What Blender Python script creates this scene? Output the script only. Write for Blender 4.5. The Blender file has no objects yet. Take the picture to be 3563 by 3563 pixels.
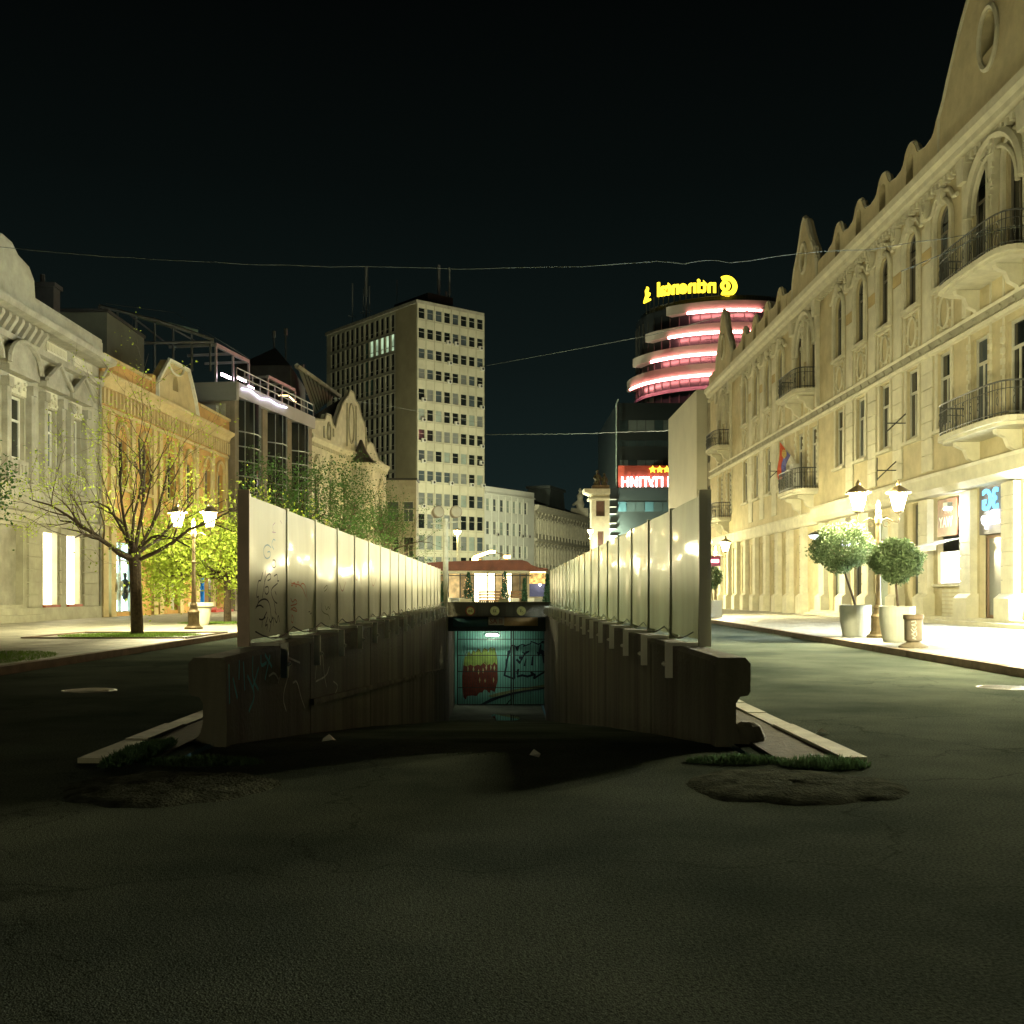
import bpy, math, random
from mathutils import Vector, Matrix
random.seed(7)
PI = math.pi
S = bpy.context.scene
C = S.collection
F = 2072.0; CX = 950.0; HY = 1120.0; CZ = 1.15

# ---------------------------------------------------------------- materials
def N(nt, t, **kw):
    n = nt.nodes.new(t)
    for k, v in kw.items():
        if k in n.inputs.keys(): n.inputs[k].default_value = v
        else: setattr(n, k, v)
    return n
_m = {}
def mat(name, col, rough=.8, var=.25, scale=1.2, bump=.0, bscale=20, metal=0., col2=None, spec=.4, streak=False, detail=6, trans=0., coat=0.):
    if name in _m: return _m[name]
    m = bpy.data.materials.new(name); m.use_nodes = True
    nt = m.node_tree; nt.nodes.clear(); L = nt.links.new
    out = N(nt, 'ShaderNodeOutputMaterial'); b = N(nt, 'ShaderNodeBsdfPrincipled')
    b.inputs['Roughness'].default_value = rough; b.inputs['Metallic'].default_value = metal
    b.inputs['Specular IOR Level'].default_value = spec
    if coat: b.inputs['Coat Weight'].default_value = coat; b.inputs['Coat Roughness'].default_value = .10
    geo = N(nt, 'ShaderNodeNewGeometry')
    mp = N(nt, 'ShaderNodeMapping'); L(geo.outputs['Position'], mp.inputs['Vector'])
    if streak: mp.inputs['Scale'].default_value = (1, 1, .12)
    no = N(nt, 'ShaderNodeTexNoise'); no.inputs['Scale'].default_value = scale; no.inputs['Detail'].default_value = detail; no.inputs['Roughness'].default_value = .65
    L(mp.outputs[0], no.inputs['Vector'])
    r = N(nt, 'ShaderNodeMapRange'); r.inputs[1].default_value = .32; r.inputs[2].default_value = .68
    L(no.outputs[0], r.inputs[0])
    mx = N(nt, 'ShaderNodeMix', data_type='RGBA')
    L(r.outputs[0], mx.inputs[0])
    c2 = col2 or tuple(c * (1 - var) for c in col)
    mx.inputs[6].default_value = (*c2, 1); mx.inputs[7].default_value = (*[min(1, c * (1 + var * .6)) for c in col], 1)
    L(mx.outputs[2], b.inputs['Base Color'])
    if bump > 0:
        n2 = N(nt, 'ShaderNodeTexNoise'); n2.inputs['Scale'].default_value = bscale; n2.inputs['Detail'].default_value = 5
        L(geo.outputs['Position'], n2.inputs['Vector'])
        bp = N(nt, 'ShaderNodeBump'); bp.inputs['Strength'].default_value = bump; bp.inputs['Distance'].default_value = .03
        L(n2.outputs[0], bp.inputs['Height']); L(bp.outputs[0], b.inputs['Normal'])
    if trans > 0:
        tr = N(nt, 'ShaderNodeBsdfTranslucent'); L(mx.outputs[2], tr.inputs['Color'])
        ms = N(nt, 'ShaderNodeMixShader'); ms.inputs[0].default_value = trans
        L(b.outputs[0], ms.inputs[1]); L(tr.outputs[0], ms.inputs[2]); L(ms.outputs[0], out.inputs[0])
    else:
        L(b.outputs[0], out.inputs[0])
    m.diffuse_color = (*col, 1)
    _m[name] = m
    return m
def emi(name, col, st, var=0., scale=3.):
    if name in _m: return _m[name]
    m = bpy.data.materials.new(name); m.use_nodes = True
    nt = m.node_tree; nt.nodes.clear()
    out = N(nt, 'ShaderNodeOutputMaterial'); e = N(nt, 'ShaderNodeEmission'); e.inputs[0].default_value = (*col, 1); e.inputs[1].default_value = st
    if var > 0:
        geo = N(nt, 'ShaderNodeNewGeometry'); no = N(nt, 'ShaderNodeTexNoise'); no.inputs['Scale'].default_value = scale
        nt.links.new(geo.outputs['Position'], no.inputs['Vector'])
        r = N(nt, 'ShaderNodeMapRange'); r.inputs[1].default_value = .35; r.inputs[2].default_value = .65
        r.inputs[3].default_value = st * (1 - var); r.inputs[4].default_value = st
        nt.links.new(no.outputs[0], r.inputs[0]); nt.links.new(r.outputs[0], e.inputs[1])
    nt.links.new(e.outputs[0], out.inputs[0]); _m[name] = m
    return m
def asphalt(name, base, worn):
    m = bpy.data.materials.new(name); m.use_nodes = True
    nt = m.node_tree; nt.nodes.clear(); L = nt.links.new
    out = N(nt, 'ShaderNodeOutputMaterial'); b = N(nt, 'ShaderNodeBsdfPrincipled'); L(b.outputs[0], out.inputs[0])
    geo = N(nt, 'ShaderNodeNewGeometry')
    n1 = N(nt, 'ShaderNodeTexNoise'); n1.inputs['Scale'].default_value = .45; n1.inputs['Detail'].default_value = 8; n1.inputs['Roughness'].default_value = .6
    n2 = N(nt, 'ShaderNodeTexNoise'); n2.inputs['Scale'].default_value = 70; n2.inputs['Detail'].default_value = 6; n2.inputs['Roughness'].default_value = .75
    vo = N(nt, 'ShaderNodeTexVoronoi'); vo.inputs['Scale'].default_value = 150
    cr = N(nt, 'ShaderNodeTexVoronoi', feature='DISTANCE_TO_EDGE'); cr.inputs['Scale'].default_value = .33
    nw = N(nt, 'ShaderNodeTexNoise'); nw.inputs['Scale'].default_value = 1.6; nw.inputs['Detail'].default_value = 5
    for n in (n1, n2, vo, nw): L(geo.outputs['Position'], n.inputs['Vector'])
    ad = N(nt, 'ShaderNodeVectorMath', operation='MULTIPLY_ADD'); L(nw.outputs['Color'], ad.inputs[0]); ad.inputs[1].default_value = (1.2, 1.2, 0); L(geo.outputs['Position'], ad.inputs[2])
    L(ad.outputs[0], cr.inputs['Vector'])
    r1 = N(nt, 'ShaderNodeMapRange'); r1.inputs[1].default_value = .35; r1.inputs[2].default_value = .65; L(n1.outputs[0], r1.inputs[0])
    mx = N(nt, 'ShaderNodeMix', data_type='RGBA'); L(r1.outputs[0], mx.inputs[0]); mx.inputs[6].default_value = (*base, 1); mx.inputs[7].default_value = (*worn, 1)
    r2 = N(nt, 'ShaderNodeMapRange'); r2.inputs[1].default_value = .3; r2.inputs[2].default_value = .75; r2.inputs[3].default_value = .15; r2.inputs[4].default_value = 2.1; L(n2.outputs[0], r2.inputs[0])
    mm = N(nt, 'ShaderNodeMix', data_type='RGBA', blend_type='MULTIPLY'); mm.inputs[0].default_value = 1; L(mx.outputs[2], mm.inputs[6]); L(r2.outputs[0], mm.inputs[7])
    rc = N(nt, 'ShaderNodeMapRange'); rc.inputs[1].default_value = .0; rc.inputs[2].default_value = .005; rc.inputs[3].default_value = .65; rc.inputs[4].default_value = 1; L(cr.outputs['Distance'], rc.inputs[0])
    m3 = N(nt, 'ShaderNodeMix', data_type='RGBA', blend_type='MULTIPLY'); m3.inputs[0].default_value = 1; L(mm.outputs[2], m3.inputs[6]); L(rc.outputs[0], m3.inputs[7])
    L(m3.outputs[2], b.inputs['Base Color'])
    rr = N(nt, 'ShaderNodeMapRange'); b.inputs['Specular IOR Level'].default_value = .0; rr.inputs[3].default_value = .8; rr.inputs[4].default_value = 1.; L(n1.outputs[0], rr.inputs[0]); L(rr.outputs[0], b.inputs['Roughness'])
    bp = N(nt, 'ShaderNodeBump'); bp.inputs['Strength'].default_value = .35; bp.inputs['Distance'].default_value = .01
    L(vo.outputs['Distance'], bp.inputs['Height']); L(bp.outputs[0], b.inputs['Normal'])
    return m
def paving(name, c1, c2, mortar, bw, bh):
    m = bpy.data.materials.new(name); m.use_nodes = True
    nt = m.node_tree; nt.nodes.clear(); L = nt.links.new
    out = N(nt, 'ShaderNodeOutputMaterial'); b = N(nt, 'ShaderNodeBsdfPrincipled'); L(b.outputs[0], out.inputs[0])
    geo = N(nt, 'ShaderNodeNewGeometry')
    br = N(nt, 'ShaderNodeTexBrick'); br.inputs['Color1'].default_value = (*c1, 1); br.inputs['Color2'].default_value = (*c2, 1); br.inputs['Mortar'].default_value = (*mortar, 1)
    br.inputs['Scale'].default_value = 1; br.inputs['Brick Width'].default_value = bw; br.inputs['Row Height'].default_value = bh; br.inputs['Mortar Size'].default_value = .012
    L(geo.outputs['Position'], br.inputs['Vector'])
    n1 = N(nt, 'ShaderNodeTexNoise'); n1.inputs['Scale'].default_value = 1.3; n1.inputs['Detail'].default_value = 8; L(geo.outputs['Position'], n1.inputs['Vector'])
    r2 = N(nt, 'ShaderNodeMapRange'); r2.inputs[1].default_value = .3; r2.inputs[2].default_value = .7; r2.inputs[3].default_value = .6; r2.inputs[4].default_value = 1.2; L(n1.outputs[0], r2.inputs[0])
    mm = N(nt, 'ShaderNodeMix', data_type='RGBA', blend_type='MULTIPLY'); mm.inputs[0].default_value = 1; L(br.outputs[0], mm.inputs[6]); L(r2.outputs[0], mm.inputs[7])
    L(mm.outputs[2], b.inputs['Base Color']); b.inputs['Roughness'].default_value = .6
    bp = N(nt, 'ShaderNodeBump'); bp.inputs['Strength'].default_value = .4; bp.inputs['Distance'].default_value = .01
    L(br.outputs['Fac'], bp.inputs['Height']); bp.invert = True; L(bp.outputs[0], b.inputs['Normal'])
    return m

# ---------------------------------------------------------------- mesh builder
class MB:
    def __init__(s): s.v = []; s.f = []
    def add(s, vs, fs):
        o = len(s.v); s.v += [tuple(v) for v in vs]; s.f += [tuple(i + o for i in f) for f in fs]
    def box(s, x0, x1, y0, y1, z0, z1):
        if x0 > x1: x0, x1 = x1, x0
        if y0 > y1: y0, y1 = y1, y0
        s.add([(x0, y0, z0), (x1, y0, z0), (x1, y1, z0), (x0, y1, z0), (x0, y0, z1), (x1, y0, z1), (x1, y1, z1), (x0, y1, z1)],
              [(0, 3, 2, 1), (4, 5, 6, 7), (0, 1, 5, 4), (1, 2, 6, 5), (2, 3, 7, 6), (3, 0, 4, 7)]); return s
    def poly(s, *p): s.add(p, [tuple(range(len(p)))]); return s
    def ext(s, pts, y0, y1, ax='y'):
        """polygon of (a, z) extruded between y0 and y1 (ax='y'), or of (y, z) extruded in x (ax='x'), or (x, y) in z (ax='z')"""
        n = len(pts)
        g = {'y': lambda p, t: (p[0], t, p[1]), 'x': lambda p, t: (t, p[0], p[1]), 'z': lambda p, t: (p[0], p[1], t)}[ax]
        s.add([g(p, y0) for p in pts] + [g(p, y1) for p in pts],
              [tuple(range(n)), tuple(range(2 * n - 1, n - 1, -1))] + [(i, i + n, (i + 1) % n + n, (i + 1) % n) for i in range(n)]); return s
    def ringext(s, outer, inner, y0, y1):
        """plate with one hole: outer and inner lists of (x, z) of equal length"""
        n = len(outer)
        v = [(p[0], y0, p[1]) for p in outer] + [(p[0], y0, p[1]) for p in inner] + [(p[0], y1, p[1]) for p in outer] + [(p[0], y1, p[1]) for p in inner]
        f = []
        for i in range(n):
            j = (i + 1) % n
            f += [(i, j, n + j, n + i), (2 * n + i, 3 * n + i, 3 * n + j, 2 * n + j), (i, 2 * n + i, 2 * n + j, j), (n + i, n + j, 3 * n + j, 3 * n + i)]
        s.add(v, f); return s
    def tube(s, pts, r, n=6, cap=True):
        pts = [Vector(p) for p in pts]
        rr = r if isinstance(r, (list, tuple)) else [r] * len(pts)
        o = len(s.v); k = len(pts); up = None
        for i, p in enumerate(pts):
            t = (pts[min(i + 1, k - 1)] - pts[max(i - 1, 0)])
            if t.length < 1e-9: t = Vector((0, 0, 1))
            t.normalize()
            if up is None: up = Vector((1, 0, 0)) if abs(t.x) < .7 else Vector((0, 1, 0))
            a = t.cross(up)
            if a.length < 1e-4: a = t.cross(Vector((0, 1, 0)))
            a.normalize(); b = t.cross(a); up = -b if False else a.cross(t)
            for j in range(n):
                w = 2 * PI * j / n
                s.v.append(tuple(p + (a * math.cos(w) + b * math.sin(w)) * rr[i]))
        for i in range(k - 1):
            for j in range(n):
                j2 = (j + 1) % n
                s.f.append((o + i * n + j, o + i * n + j2, o + (i + 1) * n + j2, o + (i + 1) * n + j))
        if cap:
            s.f.append(tuple(o + j for j in reversed(range(n)))); s.f.append(tuple(o + (k - 1) * n + j for j in range(n)))
        return s
    def lathe(s, prof, c=(0, 0, 0), n=16, a0=0.):
        o = len(s.v); k = len(prof)
        for r, z in prof:
            for j in range(n):
                w = 2 * PI * j / n + a0
                s.v.append((c[0] + r * math.cos(w), c[1] + r * math.sin(w), c[2] + z))
        for i in range(k - 1):
            for j in range(n):
                j2 = (j + 1) % n
                s.f.append((o + i * n + j, o + i * n + j2, o + (i + 1) * n + j2, o + (i + 1) * n + j))
        s.f.append(tuple(o + j for j in reversed(range(n)))); s.f.append(tuple(o + (k - 1) * n + j for j in range(n)))
        return s
    def mesh(s, name, m, smooth=False):
        me = bpy.data.meshes.new(name); me.from_pydata(s.v, [], s.f); me.update()
        if m: me.materials.append(m)
        if smooth: me.shade_smooth()
        return me
    def build(s, name, m, parent=None, loc=(0, 0, 0), smooth=False):
        return place(s.mesh(name, m, smooth), name, parent, loc)
def place(me, name, parent=None, loc=(0, 0, 0), rz=0, label=None):
    o = bpy.data.objects.new(name, me); C.objects.link(o)
    if parent: o.parent = parent
    o.location = loc
    if rz: o.rotation_euler = (0, 0, rz)
    if label: o['label'] = label
    return o
def tag(o, label, cat, group=None, kind=None):
    o['label'] = label; o['category'] = cat
    if group: o['group'] = group
    if kind: o['kind'] = kind
    return o
def struct(mb, name, m, label=None):
    o = mb.build(name, m); o['kind'] = 'structure'; return o
def thing(name, loc, label, cat, group=None, rz=0):
    o = bpy.data.objects.new(name, None); C.objects.link(o); o.location = loc; o.rotation_euler = (0, 0, rz)
    o.empty_display_size = .3
    return tag(o, label, cat, group)
def copy_tree(o, parent=None):
    c = o.copy(); C.objects.link(c)
    if parent: c.parent = parent
    for ch in list(o.children): copy_tree(ch, c)
    return c
def W(x, y, Y): return Vector(((x - CX) * Y / F, Y, CZ + (HY - y) * Y / F))
def G(x, y, z=0.):
    Y = F * (CZ - z) / (y - HY); return Vector(((x - CX) * Y / F, Y, z))
def text_mesh(txt, size, depth, mirror=True, bold=0., shear=0., ext=None):
    cu = bpy.data.curves.new('lettering', 'FONT'); cu.body = txt; cu.size = size; cu.extrude = depth / 2; cu.offset = bold; cu.shear = shear
    cu.align_x = 'CENTER'; cu.resolution_u = 3
    ob = bpy.data.objects.new('lettering', cu); C.objects.link(ob)
    dg = bpy.context.evaluated_depsgraph_get(); dg.update()
    me = bpy.data.meshes.new_from_object(ob.evaluated_get(dg))
    bpy.data.objects.remove(ob); bpy.data.curves.remove(cu)
    mb = MB()
    mb.v = [((-v.co.x if mirror else v.co.x), -v.co.z, v.co.y) for v in me.vertices]
    mb.f = [tuple(p.vertices) for p in me.polygons]
    bpy.data.meshes.remove(me)
    return mb    # lies in the xz plane, front towards -y

# ---------------------------------------------------------------- facade frame
class Fac:
    """local frame of a facade: x along the wall, y into the building, z up"""
    def __init__(s, name, p0, p1, label, cat='building', group=None):
        s.p0 = Vector((p0[0], p0[1], 0)); d = Vector((p1[0] - p0[0], p1[1] - p0[1], 0)); s.L = d.length
        s.u = d.normalized(); s.n = Vector((-s.u.y, s.u.x, 0))
        s.e = thing(name, s.p0, label, cat, group, math.atan2(s.u.y, s.u.x))
    def px(s, x, y, d=0.):
        """where the sight line through a point of the photograph meets the plane lying d in front of the wall: (along, z)"""
        r = Vector(((x - CX) / F, 1, (HY - y) / F)); o = Vector((0, 0, CZ))
        q = s.p0 - s.n * d
        t = (q - o).dot(s.n) / r.dot(s.n); w = o + r * t
        return ((w - s.p0).dot(s.u), w.z)
    def world(s, a, y, z): return s.p0 + s.u * a + s.n * y + Vector((0, 0, z))
def arc(cx, z, r, n=10, a0=PI, a1=0.):
    return [(cx + r * math.cos(a0 + (a1 - a0) * i / n), z + r * math.sin(a0 + (a1 - a0) * i / n)) for i in range(n + 1)]
def wall(f, m, rows, depth=.3, back=9., name='wall', s0=0., s1=None, zb=0., shell=True):
    """front sheet with real openings and reveals; rows = [(z0, z1, [(a0, a1, zlow, zhigh, arched)])]"""
    s1 = f.L if s1 is None else s1
    mb = MB(); top = rows[-1][1]
    for z0, z1, ops in rows:
        x = s0
        for a0, a1, lo, hi, ar in sorted(ops):
            if a0 > x: mb.poly((x, 0, z0), (a0, 0, z0), (a0, 0, z1), (x, 0, z1))
            if lo > z0 + 1e-4: mb.poly((a0, 0, z0), (a1, 0, z0), (a1, 0, lo), (a0, 0, lo))
            c = (a0 + a1) / 2; r = (a1 - a0) / 2
            if ar:
                sp = hi - r; pts = arc(c, sp, r, 12)
                for i in range(12):
                    p, q = pts[i], pts[i + 1]
                    mb.poly((p[0], 0, p[1]), (q[0], 0, q[1]), (q[0], 0, z1), (p[0], 0, z1))
                    mb.poly((p[0], 0, p[1]), (p[0], depth, p[1]), (q[0], depth, q[1]), (q[0], 0, q[1]))
            else:
                sp = hi
                if hi < z1 - 1e-4: mb.poly((a0, 0, hi), (a1, 0, hi), (a1, 0, z1), (a0, 0, z1))
                mb.poly((a0, 0, hi), (a0, depth, hi), (a1, depth, hi), (a1, 0, hi))
            mb.poly((a0, 0, lo), (a0, depth, lo), (a0, depth, sp), (a0, 0, sp))
            mb.poly((a1, 0, lo), (a1, 0, sp), (a1, depth, sp), (a1, depth, lo))
            mb.poly((a0, 0, lo), (a1, 0, lo), (a1, depth, lo), (a0, depth, lo))
            x = a1
        if x < s1: mb.poly((x, 0, z0), (s1, 0, z0), (s1, 0, z1), (x, 0, z1))
    if shell:
        mb.poly((s0, 0, zb), (s0, 0, top), (s0, back, top), (s0, back, zb))
        mb.poly((s1, 0, zb), (s1, back, zb), (s1, back, top), (s1, 0, top))
        mb.poly((s0, back, zb), (s0, back, top), (s1, back, top), (s1, back, zb))
        mb.poly((s0, 0, top), (s1, 0, top), (s1, back, top), (s0, back, top))
    return mb.build(name, m, f.e)
_wm = {}
def window(par, a0, a1, lo, hi, ar=False, fm=None, pm=None, y=.22, fw=.07, mul=1, tr=.62, name='window', label=None):
    """frame with its pane as a sub-part"""
    w, h = round(a1 - a0, 3), round(hi - lo, 3)
    k = (w, h, ar, fm.name, pm.name, fw, mul, tr)
    if k not in _wm:
        mb = MB(); hw = w / 2; g = MB()
        sp = h - hw if ar else h
        mb.box(-hw, -hw + fw, 0, .07, 0, sp); mb.box(hw - fw, hw, 0, .07, 0, sp); mb.box(-hw + fw, hw - fw, 0, .07, 0, fw)
        if ar:
            mb.ringext(arc(0, sp, hw, 12) + [(hw, sp - .01), (-hw, sp - .01)], arc(0, sp, hw - fw, 12) + [(hw - fw, sp - .01), (-hw + fw, sp - .01)], 0, .07)
            g.ext([(-hw + .01, .01), (hw - .01, .01)] + arc(0, sp, hw - .01, 12, 0, PI), .045, .06)
        else:
            mb.box(-hw + fw, hw - fw, 0, .07, h - fw, h); g.box(-hw + .01, hw - .01, .045, .06, .01, h - .01)
        for i in range(1, mul + 1):
            x = -hw + w * i / (mul + 1); mb.box(x - fw * .4, x + fw * .4, .008, .07, fw, (h * tr if tr else h - fw))
        if tr: mb.box(-hw + fw, hw - fw, .004, .07, h * tr, h * tr + fw)
        _wm[k] = (mb.mesh(name, fm), g.mesh('pane', pm))
    a, b = _wm[k]
    o = place(a, name, par, ((a0 + a1) / 2, y, lo), label=label); place(b, 'pane', o)
    return o
def vary(pm):
    return pm[min(len(pm) - 1, int(random.random() ** 1.4 * len(pm)))] if isinstance(pm, list) else pm

# palette
M_asph = asphalt('asphalt', (.058, .074, .064), (.138, .158, .132))
M_pave = paving('paving_slabs', (.52, .50, .42), (.46, .44, .37), (.18, .17, .14), .6, .4)
M_kerb = mat('kerb_stone', (.46, .45, .35), .8, .3, 3, .3, 30)
M_kerbr = mat('kerb_brown', (.22, .15, .10), .8, .3, 3, .3, 30)
M_conc = mat('ramp_concrete', (.12, .115, .085), .9, .6, 1.6, .7, 22, streak=True)
M_conc2 = mat('floor_concrete', (.12, .12, .10), .55, .5, .9, .4, 14)
M_trim = mat('cream_plaster', (.62, .60, .46), .85, .18, 1.5, .25, 25)
M_ochre = mat('ochre_plaster', (.54, .48, .30), .85, .2, 1.2, .2, 25)
M_stone = mat('grey_plaster', (.34, .33, .26), .9, .3, 1.5, .4, 18)
M_stonel = mat('pale_plaster', (.37, .36, .27), .9, .22, 1.4, .3, 18)
M_orange = mat('orange_plaster', (.48, .28, .09), .9, .22, 1.1, .3, 18)
M_oranget = mat('orange_trim', (.50, .40, .20), .9, .2, 1.1, .3, 18)
M_cream = mat('pale_cladding', (.50, .49, .38), .7, .1, .4)
M_white = mat('white_paint', (.62, .62, .55), .5, .1, 2)
M_tower = mat('tower_concrete', (.47, .46, .34), .85, .16, .35, .15, 4)
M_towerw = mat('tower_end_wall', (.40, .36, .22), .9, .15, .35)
M_wing = mat('white_facade', (.60, .62, .55), .8, .08, .4)
M_dark = mat('dark_metal', (.03, .033, .03), .5, .3, 4)
M_darkroof = mat('dark_roof', (.03, .032, .03), .8, .4, 1)
M_iron = mat('iron_railing', (.05, .055, .05), .5, .2, 5)
M_frame = mat('window_frame_pale', (.50, .50, .42), .6, .1, 3)
M_framed = mat('window_frame_dark', (.16, .15, .12), .6, .1, 3)
M_glass = mat('dark_glass', (.012, .016, .016), .12, .3, .7, spec=.6)
M_glassb = mat('curtained_glass', (.16, .18, .17), .3, .35, .5, spec=.6)
M_glassc = mat('blue_glass', (.06, .08, .09), .2, .3, .6, spec=.6)
M_glassm = mat('mint_blind_glass', (.24, .30, .26), .35, .25, .7, spec=.6)
M_steel = mat('grey_steel', (.30, .32, .31), .4, .2, 2, metal=.5)
M_lampmetal = mat('lamp_bronze', (.20, .15, .08), .55, .3, 8, metal=.3)
M_post = mat('pole_paint', (.42, .43, .34), .6, .3, 4)
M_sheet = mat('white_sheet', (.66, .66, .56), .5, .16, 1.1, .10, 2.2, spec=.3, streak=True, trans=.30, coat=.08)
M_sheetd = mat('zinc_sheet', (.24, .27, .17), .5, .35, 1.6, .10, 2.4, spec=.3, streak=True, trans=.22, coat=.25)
M_bark = mat('bark', (.09, .065, .04), .9, .4, 14, .6, 30)
M_leaf = mat('spring_leaves', (.42, .54, .07), .7, .35, 2.5, trans=.45)
M_leafd = mat('green_leaves', (.07, .16, .035), .7, .4, 2.5, trans=.35)
M_leafx = mat('conifer_leaves', (.045, .12, .06), .7, .5, 3, trans=.2)
M_topi = mat('clipped_leaves', (.13, .19, .09), .7, .55, 9, trans=.22)
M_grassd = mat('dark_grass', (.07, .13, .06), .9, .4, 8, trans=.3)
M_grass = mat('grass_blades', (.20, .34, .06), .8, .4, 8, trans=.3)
M_rough = mat('crumbled_asphalt', (.10, .11, .09), 1., .6, 7, 1., 45, spec=0.)
M_soil = mat('soil', (.06, .05, .035), .95, .4, 12, .5, 30)
M_pot = mat('white_pot', (.62, .64, .58), .55, .08, 5, .05, 40)
M_ac = mat('ac_casing', (.50, .50, .44), .6, .1, 5)
M_cable = mat('cable_grey', (.055, .07, .06), .6, .2, 6)
M_red = mat('red_roof_sheet', (.17, .05, .028), .5, .3, 2)
M_lan = emi('lantern_light', (1., .89, .49), 2000)
M_shopw = emi('warm_shop_light', (1., .88, .56), 9.0, .35, .8)
M_shopc = emi('cool_shop_light', (.80, .95, 1.), 3.2, .8, 2.2)
M_neon = emi('pink_neon', (1., .28, .27), 48)
M_yneon = emi('yellow_neon', (1., .70, .03), 3.0)
M_wneon = emi('white_neon', (.95, .92, 1.), 9)
M_star = emi('star_light', (1., .6, .04), 3.5)
M_lit = emi('lit_window', (.72, 1., .62), .75, .6, .6)
# ================================================================ GROUND
GR = 11.0 / 100      # ramp slope
XL, XR = -2.12, 1.62  # inner faces of the ramp walls
RY0, RY1, RZ = 7.7, 44.0, -3.95
mb = MB()
# one ground sheet with the ramp trench left out
for x0, x1, y0, y1 in ((-400, XL - .14, -60, 700), (XR + .14, 400, -60, 700), (XL - .14, XR + .14, -60, RY0), (XL - .14, XR + .14, 52, 700)):
    mb.poly((x0, y0, 0), (x1, y0, 0), (x1, y1, 0), (x0, y1, 0))
struct(mb, 'road', M_asph)
mb = MB()
ys = [RY0, 8.6, 12, 18, 26, 35, 44, 56]; zs = [0, -.03, -.38, -1.02, -1.93, -2.93, -3.93, -3.95]
for i in range(7):
    mb.poly((XL - .1, ys[i], zs[i]), (XR + .1, ys[i], zs[i]), (XR + .1, ys[i + 1], zs[i + 1]), (XL - .1, ys[i + 1], zs[i + 1]))
struct(mb, 'ramp_road', M_asph)
# pavements (real steps) with kerbs
def kerb_line(side):
    return [(7.05, 2), (7.1, 14.8), (7.45, 24), (8.05, 40), (8.5, 60), (8.6, 110)] if side > 0 else [(-7.05, 2), (-7.05, 60), (-6.2, 90), (-4.5, 125)]
def pavement(side, xo):
    ln = kerb_line(side); mb = MB(); kb = MB(); w = .16 * side
    for (a, y0), (b, y1) in zip(ln, ln[1:]):
        mb.poly((a + w, y0, .12), (xo, y0, .12), (xo, y1, .12), (b + w, y1, .12))
        n = max(1, int((y1 - y0) / 1.0)); 
        for i in range(n):
            t0, t1 = i / n, (i + 1) / n - .008 / (y1 - y0); j = random.uniform(-.006, .006)
            p, q = a + (b - a) * t0, a + (b - a) * t1; v0, v1 = y0 + (y1 - y0) * t0, y0 + (y1 - y0) * t1
            kb.ext([(p + j, v0), (p + w + j, v0), (q + w + j, v1), (q + j, v1)], -.05, .123 + random.uniform(-.003, .004), 'z')
    struct(mb, 'pavement', M_pave); struct(kb, 'kerb', M_kerbr)
pavement(1, 30); pavement(-1, -32)
# strips of soil and pale kerbstones beside the ramp, with asphalt noses
def island(side):
    xw = (1.9 if side > 0 else -2.42); xk = 2.3 if side > 0 else -2.72
    mb = MB(); mb.box(min(xw - .02 * side, xk), max(xw - .02 * side, xk), 7.45, 46, -.05, .02); struct(mb, 'ground', M_soil)
    kb = MB(); y = 7.45
    while y < 46:
        l = random.uniform(.92, 1.0); kb.box(xk, xk + .17 * side, y, y + l - .015, -.05, .035 + random.uniform(-.006, .008)); y += l
    struct(kb, 'kerb', M_kerb)
    # lumpy asphalt nose
    cx, cy, rx, ry = (1.72, 6.55, .68, .62) if side > 0 else (-1.98, 6.5, .66, .6)
    mb = MB(); n = 40; rings = 9; o = []
    for i in range(rings + 1):
        t = i / rings
        for j in range(n):
            w = 2 * PI * j / n
            wob = 1 + .05 * math.sin(3 * w + 1 + side) + .03 * math.sin(7 * w) + .02 * math.sin(13 * w) + .015 * math.sin(29 * w)
            z = .035 * (1 - t ** 4) + .003 * math.sin(9 * w + t * 11) + random.uniform(-.004, .004) if t < 1 else -.01
            mb.v.append((cx + rx * t * wob * math.cos(w), cy + ry * t * wob * math.sin(w) + .35 * max(0, -side * math.cos(w)) * t * 0, z))
    for i in range(rings):
        for j in range(n):
            j2 = (j + 1) % n; mb.f.append((i * n + j, i * n + j2, (i + 1) * n + j2, (i + 1) * n + j))
    o = mb.build('ground', M_rough, smooth=True); o['kind'] = 'structure'
island(1); island(-1)

def grass_patch(cx, cy, rx, ry, n, z=.0, h=.07, label='', m=None):
    mb = MB()
    for _ in range(n):
        a = random.random() * 2 * PI; r = math.sqrt(random.random())
        x = cx + rx * r * math.cos(a); y = cy + ry * r * math.sin(a)
        hh = h * random.uniform(.4, 1.2) * (1.1 - r * .6); w = random.random() * PI; dx, dy = .008 * math.cos(w), .008 * math.sin(w)
        lx, ly = random.uniform(-.03, .03), random.uniform(-.03, .03)
        mb.add([(x - dx, y - dy, z), (x + dx, y + dy, z), (x + lx, y + ly, z + hh * (.7 if h > .085 else 1))], [(0, 1, 2)])
    o = mb.build('grass', m or M_grass); tag(o, label, 'grass', kind='stuff'); return o
grass_patch(1.6, 7.5, .36, .13, 1300, .0, .09, 'dark tufts of grass at the foot of the right ramp wall', M_grassd)
grass_patch(2.15, 7.35, .3, .22, 900, .0, .08, 'grass tufts between right wall and pale kerb', M_grassd)
grass_patch(-2.05, 7.45, .42, .15, 1500, .0, .09, 'dark tufts of grass at the foot of the left ramp wall', M_grassd)
grass_patch(-2.55, 7.7, .15, .7, 1000, .03, .07, 'grass tufts between left wall and pale kerb', M_grassd)
grass_patch(-.2, 7.9, 1.5, .10, 420, -.02, .025, 'weeds along the joint where the ramp begins', M_grassd)
grass_patch(-9.15, 27.0, 1.7, 1.7, 6000, .12, .07, 'lit square of grass round the bare street tree')
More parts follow.
